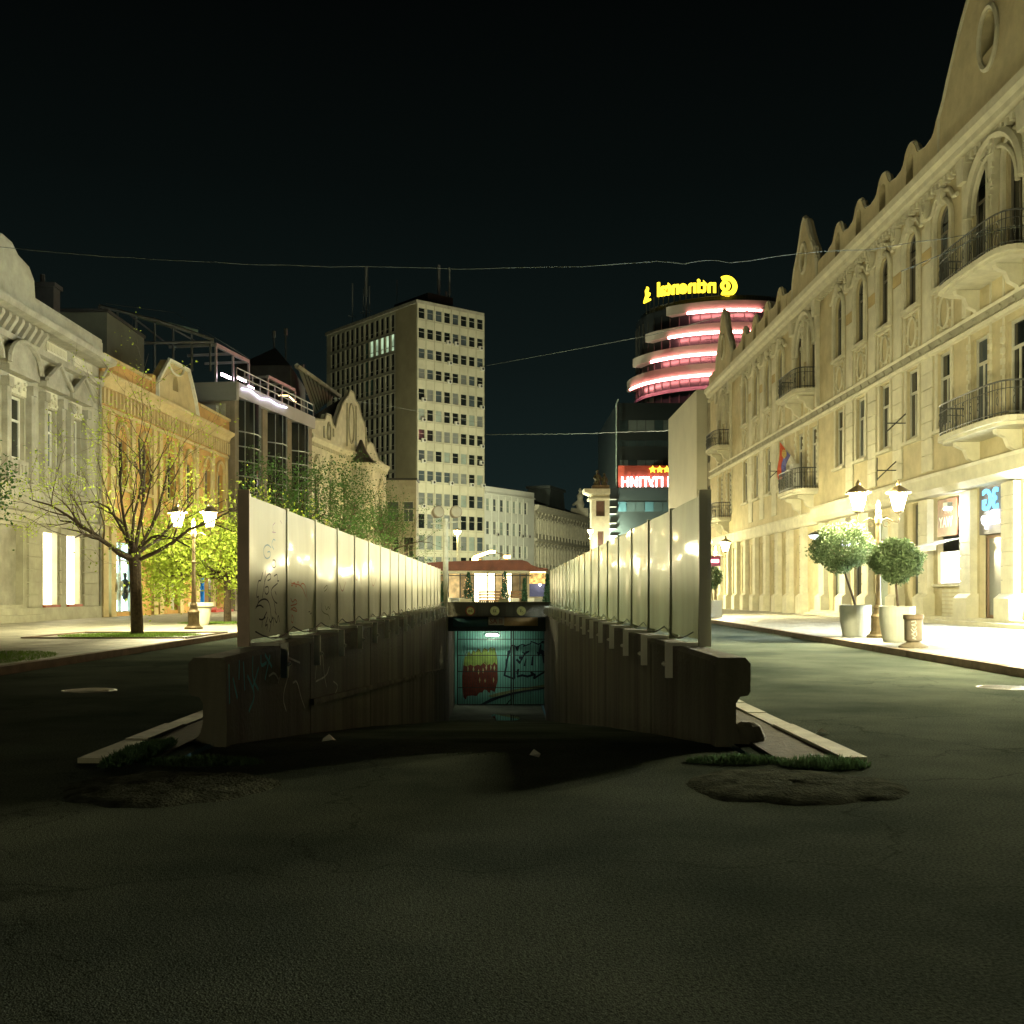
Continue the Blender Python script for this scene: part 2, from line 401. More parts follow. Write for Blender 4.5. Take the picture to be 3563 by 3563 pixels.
grass_patch(-8.6, 17.2, 1.3, 2.4, 5000, .12, .09, 'dark grass bed at the left edge of the pavement')
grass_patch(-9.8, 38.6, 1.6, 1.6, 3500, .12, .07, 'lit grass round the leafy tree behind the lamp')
for (cx, cy, w) in ((-9.15, 27.0, 1.85),):
    mb = MB()
    for a in ((cx - w, cx + w, cy - w - .06, cy - w), (cx - w, cx + w, cy + w, cy + w + .06), (cx - w - .06, cx - w, cy - w, cy + w), (cx + w, cx + w + .06, cy - w, cy + w)): mb.box(a[0], a[1], a[2], a[3], .10, .155)
    tag(mb.build('tree_bed_edging', M_kerbr), 'low square edging round the grass bed of the bare tree', 'edging')
def manhole(x, y, r, label):
    mb = MB(); mb.lathe([(r, 0), (r, .008), (r * .93, .012), (r * .9, .006), (0.01, .006)], (0, 0, 0), 40)
    for i in range(-5, 6):
        for j in range(-5, 6):
            if math.hypot(i, j) < 5.4: mb.box(i * r / 6.3 - .012, i * r / 6.3 + .012, j * r / 6.3 - .012, j * r / 6.3 + .012, .006, .015)
    o = mb.build('manhole_cover', mat('cast_iron', (.22, .21, .17), .35, .3, 9, metal=.5), None, (x, y, .0)); tag(o, label, 'manhole cover')
manhole(-4.9, 13.0, .31, 'round iron manhole cover in the left road, in shadow'); manhole(6.1, 13.4, .31, 'round iron manhole cover at the far right edge of the road')
# litter on the ramp
mb = MB()
mb.poly((0, 0, 0), (.09, .01, .012), (.10, .08, .0), (.05, .05, .05), (.0, .07, .015))
for i, (x, y, l) in enumerate(((607, 1400, 'crumpled white scrap of litter by the left ramp wall'), (1017, 1430, 'small pale scrap of litter at the ramp start'), (1565, 1385, 'small white scrap of litter on the right road'))):
    g = G(x, y); o = place(mb.mesh('litter', M_white), 'litter', None, (g.x, g.y, .004), i * 1.3); tag(o, l, 'litter')
# puddle
mb = MB(); pts = []
for j in range(28):
    w = 2 * PI * j / 28; r = 1 + .25 * math.sin(3 * w + .5) + .12 * math.sin(5 * w + 2); pts.append((.05 + .5 * r * math.cos(w), 44.6 + 1.8 * r * math.sin(w)))
mb.ext(pts, -3.955, -3.93, 'z'); o = mb.build('water', mat('water', (.01, .015, .015), .03, .1, 1, spec=.8)); o['kind'] = 'structure'

# ================================================================ RAMP WALLS
def ramp_wall(side):
    xi, xo = (XR, 1.89) if side > 0 else (XL, -2.41)
    e = thing('ramp_wall', (xo, 8.4, 0), 'weathered concrete parapet wall on the %s side of the garage ramp' % ('right' if side > 0 else 'left'), 'wall')
    d = side; t = abs(xo - xi)
    # cross-section (x measured outwards from inner face)
    pr = [(0, -4.2), (0, .62), (.03, .66), (t - .04, .66), (t, .615), (t, .40), (t - .02, .37), (t - .08, .36), (t - .11, .31), (t - .11, .16), (t - .09, .08), (t - .02, 0), (t - .02, -4.2)]
    mb = MB(); n = len(pr); ysn = [8.4 + i * 1.82 for i in range(19)]
    for k, y in enumerate(ysn):
        for p in pr: mb.v.append(((xi + d * p[0]) - xo, y - 8.4, p[1] + (random.uniform(-.004, .004) if 0 < k else 0)))
    for k in range(len(ysn) - 1):
        for i in range(n):
            j = (i + 1) % n
            mb.f.append((k * n + i, k * n + j, (k + 1) * n + j, (k + 1) * n + i))
    mb.f.append(tuple(range(n))); mb.f.append(tuple((len(ysn) - 1) * n + i for i in reversed(range(n))))
    mb.build('parapet', M_conc, e)
    if side > 0:   # broken lump at the foot of the right wall
        l = MB(); l.lathe([(.13, -.02), (.14, .05), (.10, .13), (.05, .16)], (-.0, .1, 0), 9); l.build('broken_footing', M_conc, e)
    # the inner face joints
    j = MB()
    for y in ysn[2:-1:3]: j.box((xi - xo) - .004 * d, (xi - xo) + .01 * d, y - 8.4, y - 8.4 + .03, -4, .60)
    j.build('joint', mat('joint_dark', (.05, .045, .035), .9, .3, 8), e)
    return e
wl = ramp_wall(-1); wr = ramp_wall(1)
# sloping handrail ledge inside left wall
mb = MB(); mb.ext([(12.0, .0), (40, -1.55), (40, -1.62), (12.0, -.07)], XL + .005, XL + .05, 'x')
tag(mb.build('wall_ledge', M_conc), 'thin sloping concrete ledge along the inside of the left ramp wall', 'ledge')

# ---- fences on the parapets
PW = 1.82
def fence(side):
    xo = 1.86 if side > 0 else -2.40
    lab = 'row of dull metal fence sheets on the right ramp wall' if side > 0 else 'row of white metal fence sheets with graffiti on the left ramp wall'
    e = thing('sheet_fence', (xo, 10.2, .66), lab, 'fence')
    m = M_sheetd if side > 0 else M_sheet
    H0, H1 = .06, 1.40; rnd = random.Random(3 + side)
    pan = []
    for v in range(4):
        mb = MB(); nx, nz = 9, 12
        bul = [rnd.uniform(-.016, .016) for _ in range(4)]
        for i in range(nx + 1):
            for k in range(nz + 1):
                u, w = i / nx, k / nz
                x = (bul[0] * math.sin(PI * u) + bul[1] * math.sin(2 * PI * u + w * 2) + bul[2] * math.sin(PI * w * 2 + u)) * math.sin(PI * u)
                mb.v.append((x, .05 + u * (PW - .1), H0 + w * (H1 - H0)))
        for i in range(nx):
            for k in range(nz):
                a = i * (nz + 1) + k; mb.f.append((a, a + 1, a + nz + 2, a + nz + 1))
        pan.append(mb.mesh('panel', m, True))
    post = MB(); post.box(-.045, .045, -.05, .05, 0, H1 + .02); post.box(-.02, .02, .052, .10, .02, H1 + .01); postm = post.mesh('post', m)
    din = -side   # inward direction in x
    cl = MB(); cl.box(din * .04, din * (.27 if side > 0 else .30), -.045, .045, .0, .03); w_in = (.275 if side > 0 else .31)
    cl.box(din * w_in, din * (w_in + .065), -.03, .03, -.30, .03); cl.tube([(din * (w_in), 0, -.17), (din * (w_in + .10), 0, -.17)], .012, 6); cl.box(din * (w_in + .07), din * (w_in + .085), -.035, .035, -.19, -.15)
    clm = cl.mesh('clamp', M_white)
    n = 17 if side < 0 else 18
    for i in range(n + 1):
        y = i * PW
        place(postm, 'post', e, (0, y, 0)); 
        if i < n:
            place(pan[(i * 7 + 1) % 4], 'panel', e, (din * .03, y, 0))
        place(clm, 'clamp', e, (0, y + .12, 0))
    end = MB(); end.box(-.055, .055, -.075, -.053, -.0, H1 + .05); end.build('end_plate', mat('pinkish_plate', (.66, .50, .40), .6, .2, 3) if side < 0 else M_sheet, e)
    if side > 0:
        lt = MB(); lt.box(.02, .05, -.10, -.078, .62, 1.37); lt.build('corner_strip', M_white, e)
    cb = MB(); pts = []
    for i in range(n):
        for k in range(6):
            t = k / 6; pts.append((din * .10, i * PW + t * PW, .13 - .085 * math.sin(PI * t) + (rnd.uniform(-.006, .006))))
    cb.tube(pts, .008, 4); o = cb.build('cable', M_cable, None, (xo, 10.2, .66))
    tag(o, 'thin cable hanging in loops along the foot of the %s fence' % ('right' if side > 0 else 'left'), 'cable')
    return e
fl = fence(-1); fr = fence(1)

# ---- graffiti: painted strokes a few mm off their surface
def ribbon(mb, pts, w, f3):
    """flat stroke; pts in surface coordinates (a, b), f3 maps them to space"""
    n = len(pts)
    for i in range(n - 1):
        (x0, y0), (x1, y1) = pts[i], pts[i + 1]; dx, dy = x1 - x0, y1 - y0; l = math.hypot(dx, dy) or 1; a, b = -dy / l * w / 2, dx / l * w / 2
        ex, ey = dx / l * w * .3, dy / l * w * .3
        mb.poly(f3(x0 + a - ex, y0 + b - ey), f3(x0 - a - ex, y0 - b - ey), f3(x1 - a + ex, y1 - b + ey), f3(x1 + a + ex, y1 + b + ey))
def on_x(X):   # photograph point -> (y, z) on the plane x = X
    def q(x, y):
        Y = F * X / (x - CX); return (Y, CZ + (HY - y) * Y / F)
    return q
def strokes(parent, X, items, m, w, off=.0, name='graffiti', conv=None, each=False):
    if each:
        for k, it in enumerate(items): strokes(parent, X, [it], m, w, off + k * .0004, name, conv)
        return
    mb = MB(); q = on_x(X); pl = parent.location
    for k, it in enumerate(items):
        pts = [q(*(conv(*p) if conv else p)) for p in it]
        # smooth
        for _ in range(2):
            if len(pts) > 2:
                npt = [pts[0]]
                for a, b in zip(pts, pts[1:]): npt += [(a[0] * .75 + b[0] * .25, a[1] * .75 + b[1] * .25), (a[0] * .25 + b[0] * .75, a[1] * .25 + b[1] * .75)]
                pts = npt + [pts[-1]]
        ribbon(mb, pts, w, lambda a, b, k=k: (X + off + k * .0006 - pl.x, a - pl.y, b - pl.z))
    return mb.build(name, m, parent)
cv = lambda x, y: (461 + .16843 * x, 949 + .16843 * y)   # points read off an enlarged view of the first sheets
black = mat('black_spray', (.015, .013, .012), .7, .2, 5); XF = -2.33
strokes(fl, XF, [[(135, 1045), (155, 860), (185, 880), (205, 780)], [(225, 880), (240, 750)], [(200, 1060), (235, 830), (290, 780), (300, 850), (260, 870)], [(230, 940), (225, 1000), (250, 1030), (275, 990), (265, 930), (235, 945)],
    [(370, 900), (300, 960), (300, 1020), (330, 1100), (365, 1125)], [(330, 820), (370, 790), (365, 880), (385, 870)], [(340, 990), (355, 1025)], [(310, 650), (300, 690), (325, 735), (355, 700), (345, 640), (315, 640)],
    [(150, 1120), (160, 1040), (135, 1060)]], black, .014, 0, conv=cv, each=True)
strokes(fl, XF + .006, [[(128, 1180), (170, 1090), (240, 1070), (285, 1120), (300, 1280)], [(130, 1165), (175, 1140), (212, 1170)], [(165, 1300), (200, 1310), (235, 1280)], [(200, 1310), (195, 1390)], [(215, 1290), (250, 1220)], [(260, 1280), (225, 1390), (260, 1350), (250, 1415)],
    [(310, 1270), (280, 1440)], [(275, 1300), (290, 1350), (325, 1260), (320, 1370)], [(340, 1210), (355, 1250)], [(335, 1290), (360, 1360), (375, 1240), (390, 1330)], [(330, 1120), (345, 1200)]], black, .016, 0, conv=cv, each=True)
strokes(fl, XF + .003, [[(300, 500), (260, 460), (215, 500), (215, 580), (250, 630), (295, 600), (290, 540), (260, 550)], [(330, 520), (300, 470), (325, 400), (345, 420)]], mat('blue_marker', (.22, .36, .46), .7, .2, 5), .014, 0, conv=cv)
strokes(fl, XF + .003, [[(335, 350), (310, 260), (345, 220)], [(400, 195), (420, 230)], [(350, 330), (310, 325)]], mat('violet_marker', (.25, .16, .3), .7, .2, 5), .008, 0, conv=cv, each=True)
strokes(fl, XF + .009, [[(520, 860), (530, 950), (560, 870), (580, 960), (600, 860), (620, 940), (650, 890), (690, 930), (705, 1100)], [(530, 900), (640, 920), (690, 1050)], [(520, 1070), (540, 1120), (570, 1070), (600, 1130), (520, 1150)], [(520, 1200), (560, 1160), (600, 1220), (540, 1200), (525, 1180)],
    [(530, 1260), (520, 1320), (540, 1350), (552, 1290), (530, 1250)]], mat('red_marker', (.52, .17, .08), .7, .2, 5), .014, 0, conv=cv, each=True)
strokes(fl, XF + .009, [[(720, 1220), (740, 1215), (735, 1250), (755, 1230)]], black, .01, 0, conv=cv)
strokes(fl, XF + .009, [[(865, 1120), (860, 1200), (900, 1240), (945, 1250), (960, 1310)], [(905, 1150), (920, 1210), (940, 1150), (955, 1200), (963, 1130)], [(890, 960), (930, 910), (930, 960), (895, 990)]], mat('green_marker', (.17, .20, .09), .7, .2, 5), .013, 0, conv=cv, each=True)
strokes(fl, XF + .009, [[(668, 1075), (672, 1100), (678, 1078), (682, 1102)], [(700, 1090), (704, 1110), (709, 1092)], [(640, 1100), (646, 1120), (652, 1098)]], mat('pink_marker', (.4, .26, .2), .7, .2, 5), .02, 0, each=True)
cw = lambda x, y: (325.4 + .25262 * x, 921.9 + .25262 * y)
teal = mat('teal_paint', (.03, .34, .32), .6, .5, 6)
strokes(wl, XL + .012, [[(500, 1290), (497, 1420)], [(530, 1300), (540, 1500)], [(600, 1260), (595, 1420), (640, 1500)], [(660, 1250), (660, 1330), (700, 1300)], [(420, 1320), (425, 1600)], [(690, 1240), (740, 1330)], [(560, 1400), (620, 1540), (570, 1660)], [(640, 1340), (600, 1480)], [(725, 1250), (690, 1420)], [(450, 1420), (480, 1560)]], teal, .03, 0, conv=cw, each=True)
grey = mat('pale_spray', (.48, .46, .40), .8, .4, 6)
strokes(wl, XL + .012, [[(790, 1450), (830, 1300), (880, 1240), (870, 1380), (820, 1560), (850, 1660)], [(900, 1450), (930, 1430), (960, 1560), (990, 1640)], [(720, 1400), (760, 1370), (790, 1420)], [(1065, 1420), (1080, 1260), (1120, 1210), (1130, 1380), (1150, 1480)], [(1070, 1440), (1150, 1400), (1170, 1330)], [(860, 1260), (950, 1300)], [(1200, 1440), (1240, 1470), (1210, 1540)]], grey, .02, 0, conv=cw, each=True)

# ================================================================ PORTAL, GATE AND BACK WALL
e = thing('ramp_portal', (-.25, 42, 0), 'concrete beam and lintel over the mouth of the underground garage', 'portal')
mb = MB(); mb.box(XL + .25 - .12, XR + .25 + .12, 0, .5, .27, .79); mb.box(XL + .25 - .35, XR + .25 + .35, -.03, .03, .785, .83); mb.build('beam', M_conc, e)
mb = MB(); mb.box(XL + .25, XR + .25, .30, .5, -.29, .27); mb.box(XL + .25, XR + .25, .18, .30, -.29, -.22); mb.build('lintel', mat('lintel_dark', (.03, .045, .04), .8, .3, 4), e)
mb = MB(); mb.box(.17 + .25 - .15, 1.32 + .25, .27, .297, -.09, .24); mb.build('ochre_board', mat('ochre_board', (.36, .24, .10), .7, .25, 3), e)
mb = MB(); mb.box(-1.95 + .25, -.62 + .25, .27, .297, -.12, .24); mb.build('teal_board', mat('teal_board', (.02, .07, .075), .7, .25, 3), e)
s_ = MB(); s_.box(-.33, .28, .24, .268, -.06, .25); b_ = s_.build('lettered_board', mat('board_pale', (.42, .38, .27), .7, .25, 5), e)
t = text_mesh('SA', .26, .004, False, .006); t.build('lettering', mat('faded_red', (.28, .12, .07), .8, .3, 8), b_, (-.14, .236, -.0))
t = MB()
for i in range(4): t.box(.08, .20, .232, .238, .01 + i * .045, .03 + i * .045)
t.box(.08, .10, .229, .2315, .0, .19); t.box(.18, .20, .229, .2315, 0, .19); t.build('lettering', _m['faded_red'], b_)
def disc_sign(x, ring, txt, lab):
    o = MB(); o.lathe([(.182, -.012), (.182, .012)], n=28); me = o.mesh('round_sign', ring)
    s = place(me, 'round_sign', None, (x, 41.96, .49)); s.rotation_euler = (PI / 2, 0, 0); tag(s, lab, 'sign')
    d = MB(); d.lathe([(.142 if ring.name.startswith('sign_red') else .173, .0125), (.14 if ring.name.startswith('sign_red') else .17, .018)], n=28); d.build('sign_face', mat('sign_yellow', (.92, .88, .42), .5, .25, 9), s)
    t = text_mesh(txt, .14, .003, True, .002); tt = t.build('lettering', mat('sign_black', (.03, .03, .03), .7, .2, 5), s, (0, -.045, .021)); tt.rotation_euler = (-PI / 2, 0, 0)
    return s
disc_sign(W(887.5, 0, 42).x, mat('sign_red', (.45, .10, .04), .5, .2, 5), '2m', 'round height-limit sign with a red rim, leftmost on the beam')
disc_sign(W(933.5, 0, 42).x, mat('sign_rim', (.34, .33, .14), .5, .2, 5), '22', 'round yellow sign with two figures, middle one on the beam')
disc_sign(W(983.5, 0, 42).x, mat('sign_rim', (.34, .33, .14), .5, .2, 5), '-5', 'round yellow sign with a black mark, rightmost on the beam')
# garage hall: roof slab, side walls
mb = MB(); mb.box(XL - .3, XR + .6, 42.5, 52, -.1, .0 - .004); mb.box(XL - .4, XL - .15, 41.4, 52, -4.1, -.1); mb.box(XR + .25, XR + .5, 41.4, 52, -4.1, -.1); mb.build('ceiling_slab', M_conc, e, (.25, -42, 0))
mb = MB(); mb.box(XL - .13, XL, 41.0, 42.5, -4.1, .27); mb.box(XR, XR + .13, 41.0, 42.5, -4.1, .27); mb.build('side_pier', M_conc, e, (.25, -42, 0))
# corrugated back wall
e = thing('corrugated_wall', (0, 50.6, -3.95), 'pale corrugated metal wall with graffiti behind the ramp gate', 'wall')
mb = MB(); x = -2.25; pr = []
while x < 2.1:
    pr += [(x, 0), (x + .075, 0), (x + .09, .035), (x + .125, .035)]; x += .14
for a, b in zip(pr, pr[1:]): mb.poly((a[0], a[1], 0), (b[0], b[1], 0), (b[0], b[1], 3.8), (a[0], a[1], 3.8))
mb.build('sheeting', mat('mint_sheet', (.20, .54, .48), .5, .15, 1.2), e)
def py(x, y, Y=50.55): p = W(840.6 + .1123 * x, 1122.6 + .1123 * y, Y); return (p.x, p.z + 3.95)
def shape(pts, m, off, name='graffiti'):
    mb = MB(); q = [py(*p) for p in pts]; mb.ext(q, -off - .002, -off); return mb.build(name, m, e)
yg = mat('graffiti_green', (.22, .36, .08), .7, .3, 4); rd = mat('graffiti_red', (.13, .035, .02), .7, .4, 4); nv = mat('graffiti_navy', (.01, .03, .05), .7, .3, 5)
top = []
for cx_, w_, y_ in ((390, 70, 960), (470, 70, 930), (555, 90, 905), (665, 100, 895), (760, 70, 885), (815, 60, 885)):
    top += [(cx_ - w_ / 2, y_ + 70), (cx_ - w_ / 3, y_ + 20), (cx_, y_), (cx_ + w_ / 3, y_ + 20), (cx_ + w_ / 2, y_ + 70)]
shape([(300, 1180)] + [(320, 1030)] + top + [(860, 1050), (865, 1180)] + [(820, 1130), (780, 1180), (740, 1160), (700, 1190), (640, 1150), (590, 1190), (540, 1170), (480, 1200), (420, 1170), (360, 1200)], yg, .004)
shape([(300, 1178), (360, 1199), (420, 1169), (480, 1199), (540, 1169), (590, 1189), (640, 1149), (700, 1189), (740, 1159), (780, 1179), (820, 1129), (865, 1178), (870, 1400), (850, 1560), (820, 1630), (760, 1600), (735, 1650), (690, 1600), (650, 1590), (620, 1640), (570, 1640), (520, 1700), (450, 1690), (360, 1700), (340, 1760), (300, 1720), (285, 1560), (280, 1400)], rd, .004)
mb = MB()
for it, w in (([(320, 1180), (330, 1010), (355, 960), (400, 955), (430, 1010), (460, 935), (500, 975), (550, 905), (600, 980), (650, 895), (700, 935), (760, 880), (820, 890), (850, 980), (868, 1100), (870, 1450), (820, 1635)], .02), ([(600, 1180), (660, 1130), (700, 1180), (800, 1180)], .02)):
    ribbon(mb, [py(*p) for p in it], w, lambda a, b: (a, -.009, b))
mb.build('graffiti', rd, e)
for k, (cx_, cy_) in enumerate(((470, 1250), (555, 1290), (630, 1270), (685, 1220), (760, 1220), (805, 1430), (665, 1440), (575, 1430), (820, 1230), (375, 1240))):
    shape([(cx_, cy_ - 50), (cx_ + 14, cy_), (cx_, cy_ + 50), (cx_ - 14, cy_)], mat('graffiti_pale', (.36, .42, .22), .7, .3, 4), .008)
mb = MB()
for it, w in (([(1080, 940), (1100, 860), (1140, 840), (1180, 870), (1200, 930), (1240, 850), (1290, 830), (1330, 840)], .03), ([(1310, 860), (1430, 820), (1440, 780), (1560, 830), (1640, 790)], .03), ([(1080, 940), (1030, 1100), (1020, 1200), (990, 1350), (1150, 1410)], .05), ([(1210, 1370), (1290, 1350), (1380, 1370), (1470, 1340), (1440, 1300)], .06), ([(1440, 1300), (1500, 1340), (1490, 1400), (1600, 1330), (1695, 1280)], .05), ([(1200, 1090), (1250, 1140)], .06), ([(1250, 1130), (1350, 960), (1400, 950)], .04), ([(1150, 870), (1160, 1400)], .035), ([(1600, 840), (1580, 960), (1640, 1000), (1695, 1000)], .05), ([(1290, 960), (1340, 990), (1390, 960)], .03)):
    ribbon(mb, [py(*p) for p in it], w * 1.7, lambda a, b: (a, -.009, b))
for q in ([(1040, 940), (1080, 930), (1060, 1020), (1030, 1040)], [(1010, 1080), (1040, 1090), (1020, 1170)], [(1190, 860), (1240, 850), (1220, 940), (1200, 940)], [(1230, 1030), (1300, 1030), (1290, 1080), (1240, 1080)], [(1310, 1190), (1350, 1060), (1360, 1080), (1340, 1200)], [(1435, 1180), (1450, 1040), (1480, 1020), (1475, 1190)], [(1530, 950), (1600, 980), (1560, 1040)], [(1580, 900), (1660, 940), (1695, 1080), (1695, 1150), (1640, 1150), (1620, 1000)], [(1100, 1130), (1115, 1130), (1110, 1220), (1090, 1200)], [(1200, 1250), (1240, 1240), (1220, 1370), (1190, 1320)], [(1620, 770), (1695, 770), (1670, 815), (1600, 815)]):
    mb.ext([py(*p) for p in q], -.0135, -.0115)
mb.build('graffiti', nv, e)
shape([(560, 1850), (760, 1740), (1100, 1640), (1400, 1590), (1695, 1550), (1695, 1575), (1400, 1620), (1140, 1670), (900, 1740), (640, 1850)], nv, .013)
shape([(1000, 1850), (1110, 1730), (1112, 1740), (1030, 1850)], nv, .013)
shape([(700, 1700), (900, 1640), (1150, 1590), (1695, 1500), (1695, 1548), (1150, 1640), (800, 1720)], mat('graffiti_olive', (.25, .32, .16), .7, .3, 4), .004)
# mesh gate
e = thing('mesh_gate', (0, 49.7, -3.95), 'dark steel mesh gate closing the foot of the ramp', 'gate')
def leaf(x0, x1):
    f = MB(); f.box(x0, x0 + .05, -.02, .02, .05, 3.45); f.box(x1 - .05, x1, -.02, .02, .05, 3.45); f.box(x0 + .05, x1 - .05, -.02, .02, .05, .1); f.box(x0 + .05, x1 - .05, -.02, .02, 3.40, 3.45)
    o = f.build('gate_leaf', M_dark, e); w = MB(); x = x0 + .11
    while x < x1 - .06: w.box(x, x + .016, -.008, .008, .1, 3.4); x += .115
    for k in range(1, 5): w.box(x0 + .05, x1 - .05, -.018, -.0085, .1 + k * .73, .135 + k * .73)
    w.build('wire_mesh', M_dark, o)
leaf(-2.1, .38); leaf(.42, 2.08)
# tube lamp over the gate
e = thing('ceiling_lamp', (-.5, 49.3, -.72), 'glowing strip lamp above the gate at the foot of the ramp', 'lamp')
mb = MB(); mb.box(-.3, .3, -.06, .06, .04, .12); mb.build('lamp_body', M_steel, e)
mb = MB(); mb.tube([(-.27, 0, .0), (.27, 0, .0)], .038, 8); mb.build('tube', emi('tube_light', (1., .95, .70), 190), e)

# ================================================================ FLOODLIGHT POLE
e = thing('floodlight_pole', (-2.16, 41.0, -1.1), 'tall pale pole with two round floodlights standing against the left ramp wall', 'floodlight pole')
k = .0198
mb = MB(); mb.tube([(0, 0, -.2), (0, 0, 2.3)], .075, 10); mb.tube([(0, 0, 2.3), (0, 0, 4.9 + 1.1 - .95)], .105, 10); mb.build('pole', M_post, e)
mb = MB(); mb.tube([(-.55, 0, 4.85), (.6, 0, 4.95)], .03, 6); mb.build('crossbar', M_post, e)
for x in (-.31, .36):
    mb = MB(); mb.lathe([(.06, -.24), (.17, -.2), (.22, -.02), (.235, .12), (.21, .13)], n=16)
    o = mb.build('floodlight', mat('floodlight_body', (.22, .18, .12), .5, .3, 6, metal=.3), e, (x, 0, 5.28), True); o.rotation_euler = (1.35, 0, .55 if x < 0 else .4)
    g = MB(); g.lathe([(.205, .131), (.19, .14)], n=16); g.build('lens', mat('lens', (.3, .28, .2), .2, .1, 3), o)
for z in (-.1, .35, .8, 1.3):
    mb = MB(); mb.box(-.09, .02, -.08, .08, z, z + .04); mb.build('bracket', M_post, e)
# ================================================================ STREET LAMPS
def make_lamp(x, y, label):
    e = thing('street_lamp', (x, y, .12), label, 'street lamp', 'twin-lantern street lamps along the pavements')
    mb = MB(); mb.lathe([(.27, 0), (.27, .05), (.20, .09), (.17, .16), (.165, .46), (.18, .50), (.13, .56), (.10, .66), (.115, .70), (.085, .76)], n=12); mb.build('base', M_lampmetal, e, smooth=False)
    mb = MB(); mb.lathe([(.075, .76), (.06, 1.1), (.055, 1.9), (.075, 1.95), (.05, 2.0), (.045, 2.62), (.075, 2.68), (.085, 2.78), (.055, 2.86), (.07, 2.95), (.04, 3.02), (.055, 3.1), (.012, 3.22)], n=12); mb.build('column', M_lampmetal, e)
    for s in (-1, 1):
        mb = MB(); p = [(s * .06, 0, 2.74), (s * .20, 0, 2.80), (s * .34, 0, 2.72), (s * .46, 0, 2.70), (s * .50, 0, 2.80), (s * .47, 0, 2.93)]; mb.tube(p, .017, 6)
        mb.tube([(s * (.19 + .07 * math.cos(w / 2)), 0, 2.66 + .07 * math.sin(w / 2)) for w in range(0, 13)], .009, 5); mb.build('arm', M_lampmetal, e)
        mb = MB(); mb.lathe([(.03, 2.90), (.12, 2.95), (.105, 3.0)], (s * .47, 0, 0), 8, PI / 8)
        mb.lathe([(.285, 3.37), (.29, 3.41), (.10, 3.53), (.05, 3.56), (.06, 3.60), (.012, 3.70)], (s * .47, 0, 0), 8, PI / 8)
        for j in range(8):
            w = PI / 8 + j * PI / 4; mb.tube([(s * .47 + .105 * math.cos(w), .105 * math.sin(w), 3.0), (s * .47 + .205 * math.cos(w), .205 * math.sin(w), 3.41)], .008, 4)
        o = mb.build('lantern', M_lampmetal, e)
        g = MB(); n = 8
        for r, z in ((.10, 3.0), (.195, 3.40)):
            for j in range(n): w = 2 * PI * j / n + PI / 8; g.v.append((s * .47 + r * math.cos(w), r * math.sin(w), z))
        g.f = [(j, (j + 1) % n, n + (j + 1) % n, n + j) for j in range(n)]
        g.build('glass', M_lan, o)
    return e
l0 = make_lamp(8.77, 25.7, 'lit twin-lantern street lamp between the two white tree pots')
def lamp_copy(x, y, label):
    c = copy_tree(l0); c.location = (x, y, .12); c['label'] = label; return c
lamp_copy(-9.0, 31.9, 'lit twin-lantern street lamp on the left pavement beside the bare tree')
lamp_copy(9.75, 50.5, 'lit twin-lantern street lamp just past the end of the right fence').rotation_euler = (0, 0, .15)
lamp_copy(-9.0, 56, 'lit twin-lantern street lamp hidden behind the leafy trees on the left').rotation_euler = (0, 0, .1)
lamp_copy(9.9, 76, 'lit twin-lantern street lamp farther up the right pavement behind the fence')
lamp_copy(-7.6, 82, 'lit twin-lantern street lamp far up the left pavement')
lamp_copy(-10.5, -34, 'added twin-lantern lamp behind the viewpoint on the left')  # unseen lamp added to light the fence end plates and wall ends
lamp_copy(9.0, 17.0, 'added twin-lantern lamp just outside the right edge of the view')  # unseen lamp added to brighten the right road near the viewpoint
lamp_copy(9.9, 104, 'lit twin-lantern street lamp at the far end of the right pavement')
M_mast = emi('mast_light', (1., .62, .22), 420)
def mast(x, y, h, label, m=None):
    e = thing('street_light', (x, y, 0), label, 'street light', 'slim orange street lights far down the street')
    mb = MB(); mb.tube([(0, 0, 0), (0, 0, h - .2)], [.09, .06], 8); mb.build('mast', M_post, e)
    mb = MB(); mb.lathe([(.30, .10), (.27, .22), (.05, .30)], (0, 0, h - .3), 10); o = mb.build('lamp_head', M_lampmetal, e)
    g = MB(); g.lathe([(.12, -.18), (.24, -.05), (.26, .095)], (0, 0, h - .3), 10); g.build('globe', m or M_mast, o)
mast(-3.78, 90, 6.5, 'orange street light on a pale mast in front of the white office wing', emi('mast_light_strong', (1., .72, .30), 1700))
mast(8.7, 110, 7.7, 'orange street light beside the floodlit corner tower', _m['mast_light_strong'])
mast(12.0, 150, 9, 'orange street light in front of the far cream palace')

def fill_globe(x, y, h, st, label):  # globe lamps added as fill light for the tower and far fronts
    e = thing('added_globe_lamp', (x, y, 0), label, 'street lamp', 'added globe lamps that light the office tower from the square')
    mb = MB(); mb.tube([(0, 0, 0), (0, 0, h - .3)], [.1, .07], 8); mb.build('mast', M_post, e)
    g = MB(); g.lathe([(.05, -.3), (.24, -.2), (.32, 0), (.24, .2), (.05, .3)], (0, 0, h), 12); g.build('globe', emi('added_globe_light_%d' % st, (.97, .95, .62), st), e, smooth=True)
fill_globe(13.2, 143, 7.2, 9000, 'added globe lamp lighting the office tower, right of the floodlit corner tower')
fill_globe(2.5, 150, 4.6, 6000, 'added globe lamp lighting the office tower from behind the cafe pavilion')
fill_globe(-4.5, 138, 4.2, 6000, 'added globe lamp lighting the office tower, behind the left end of the cafe')
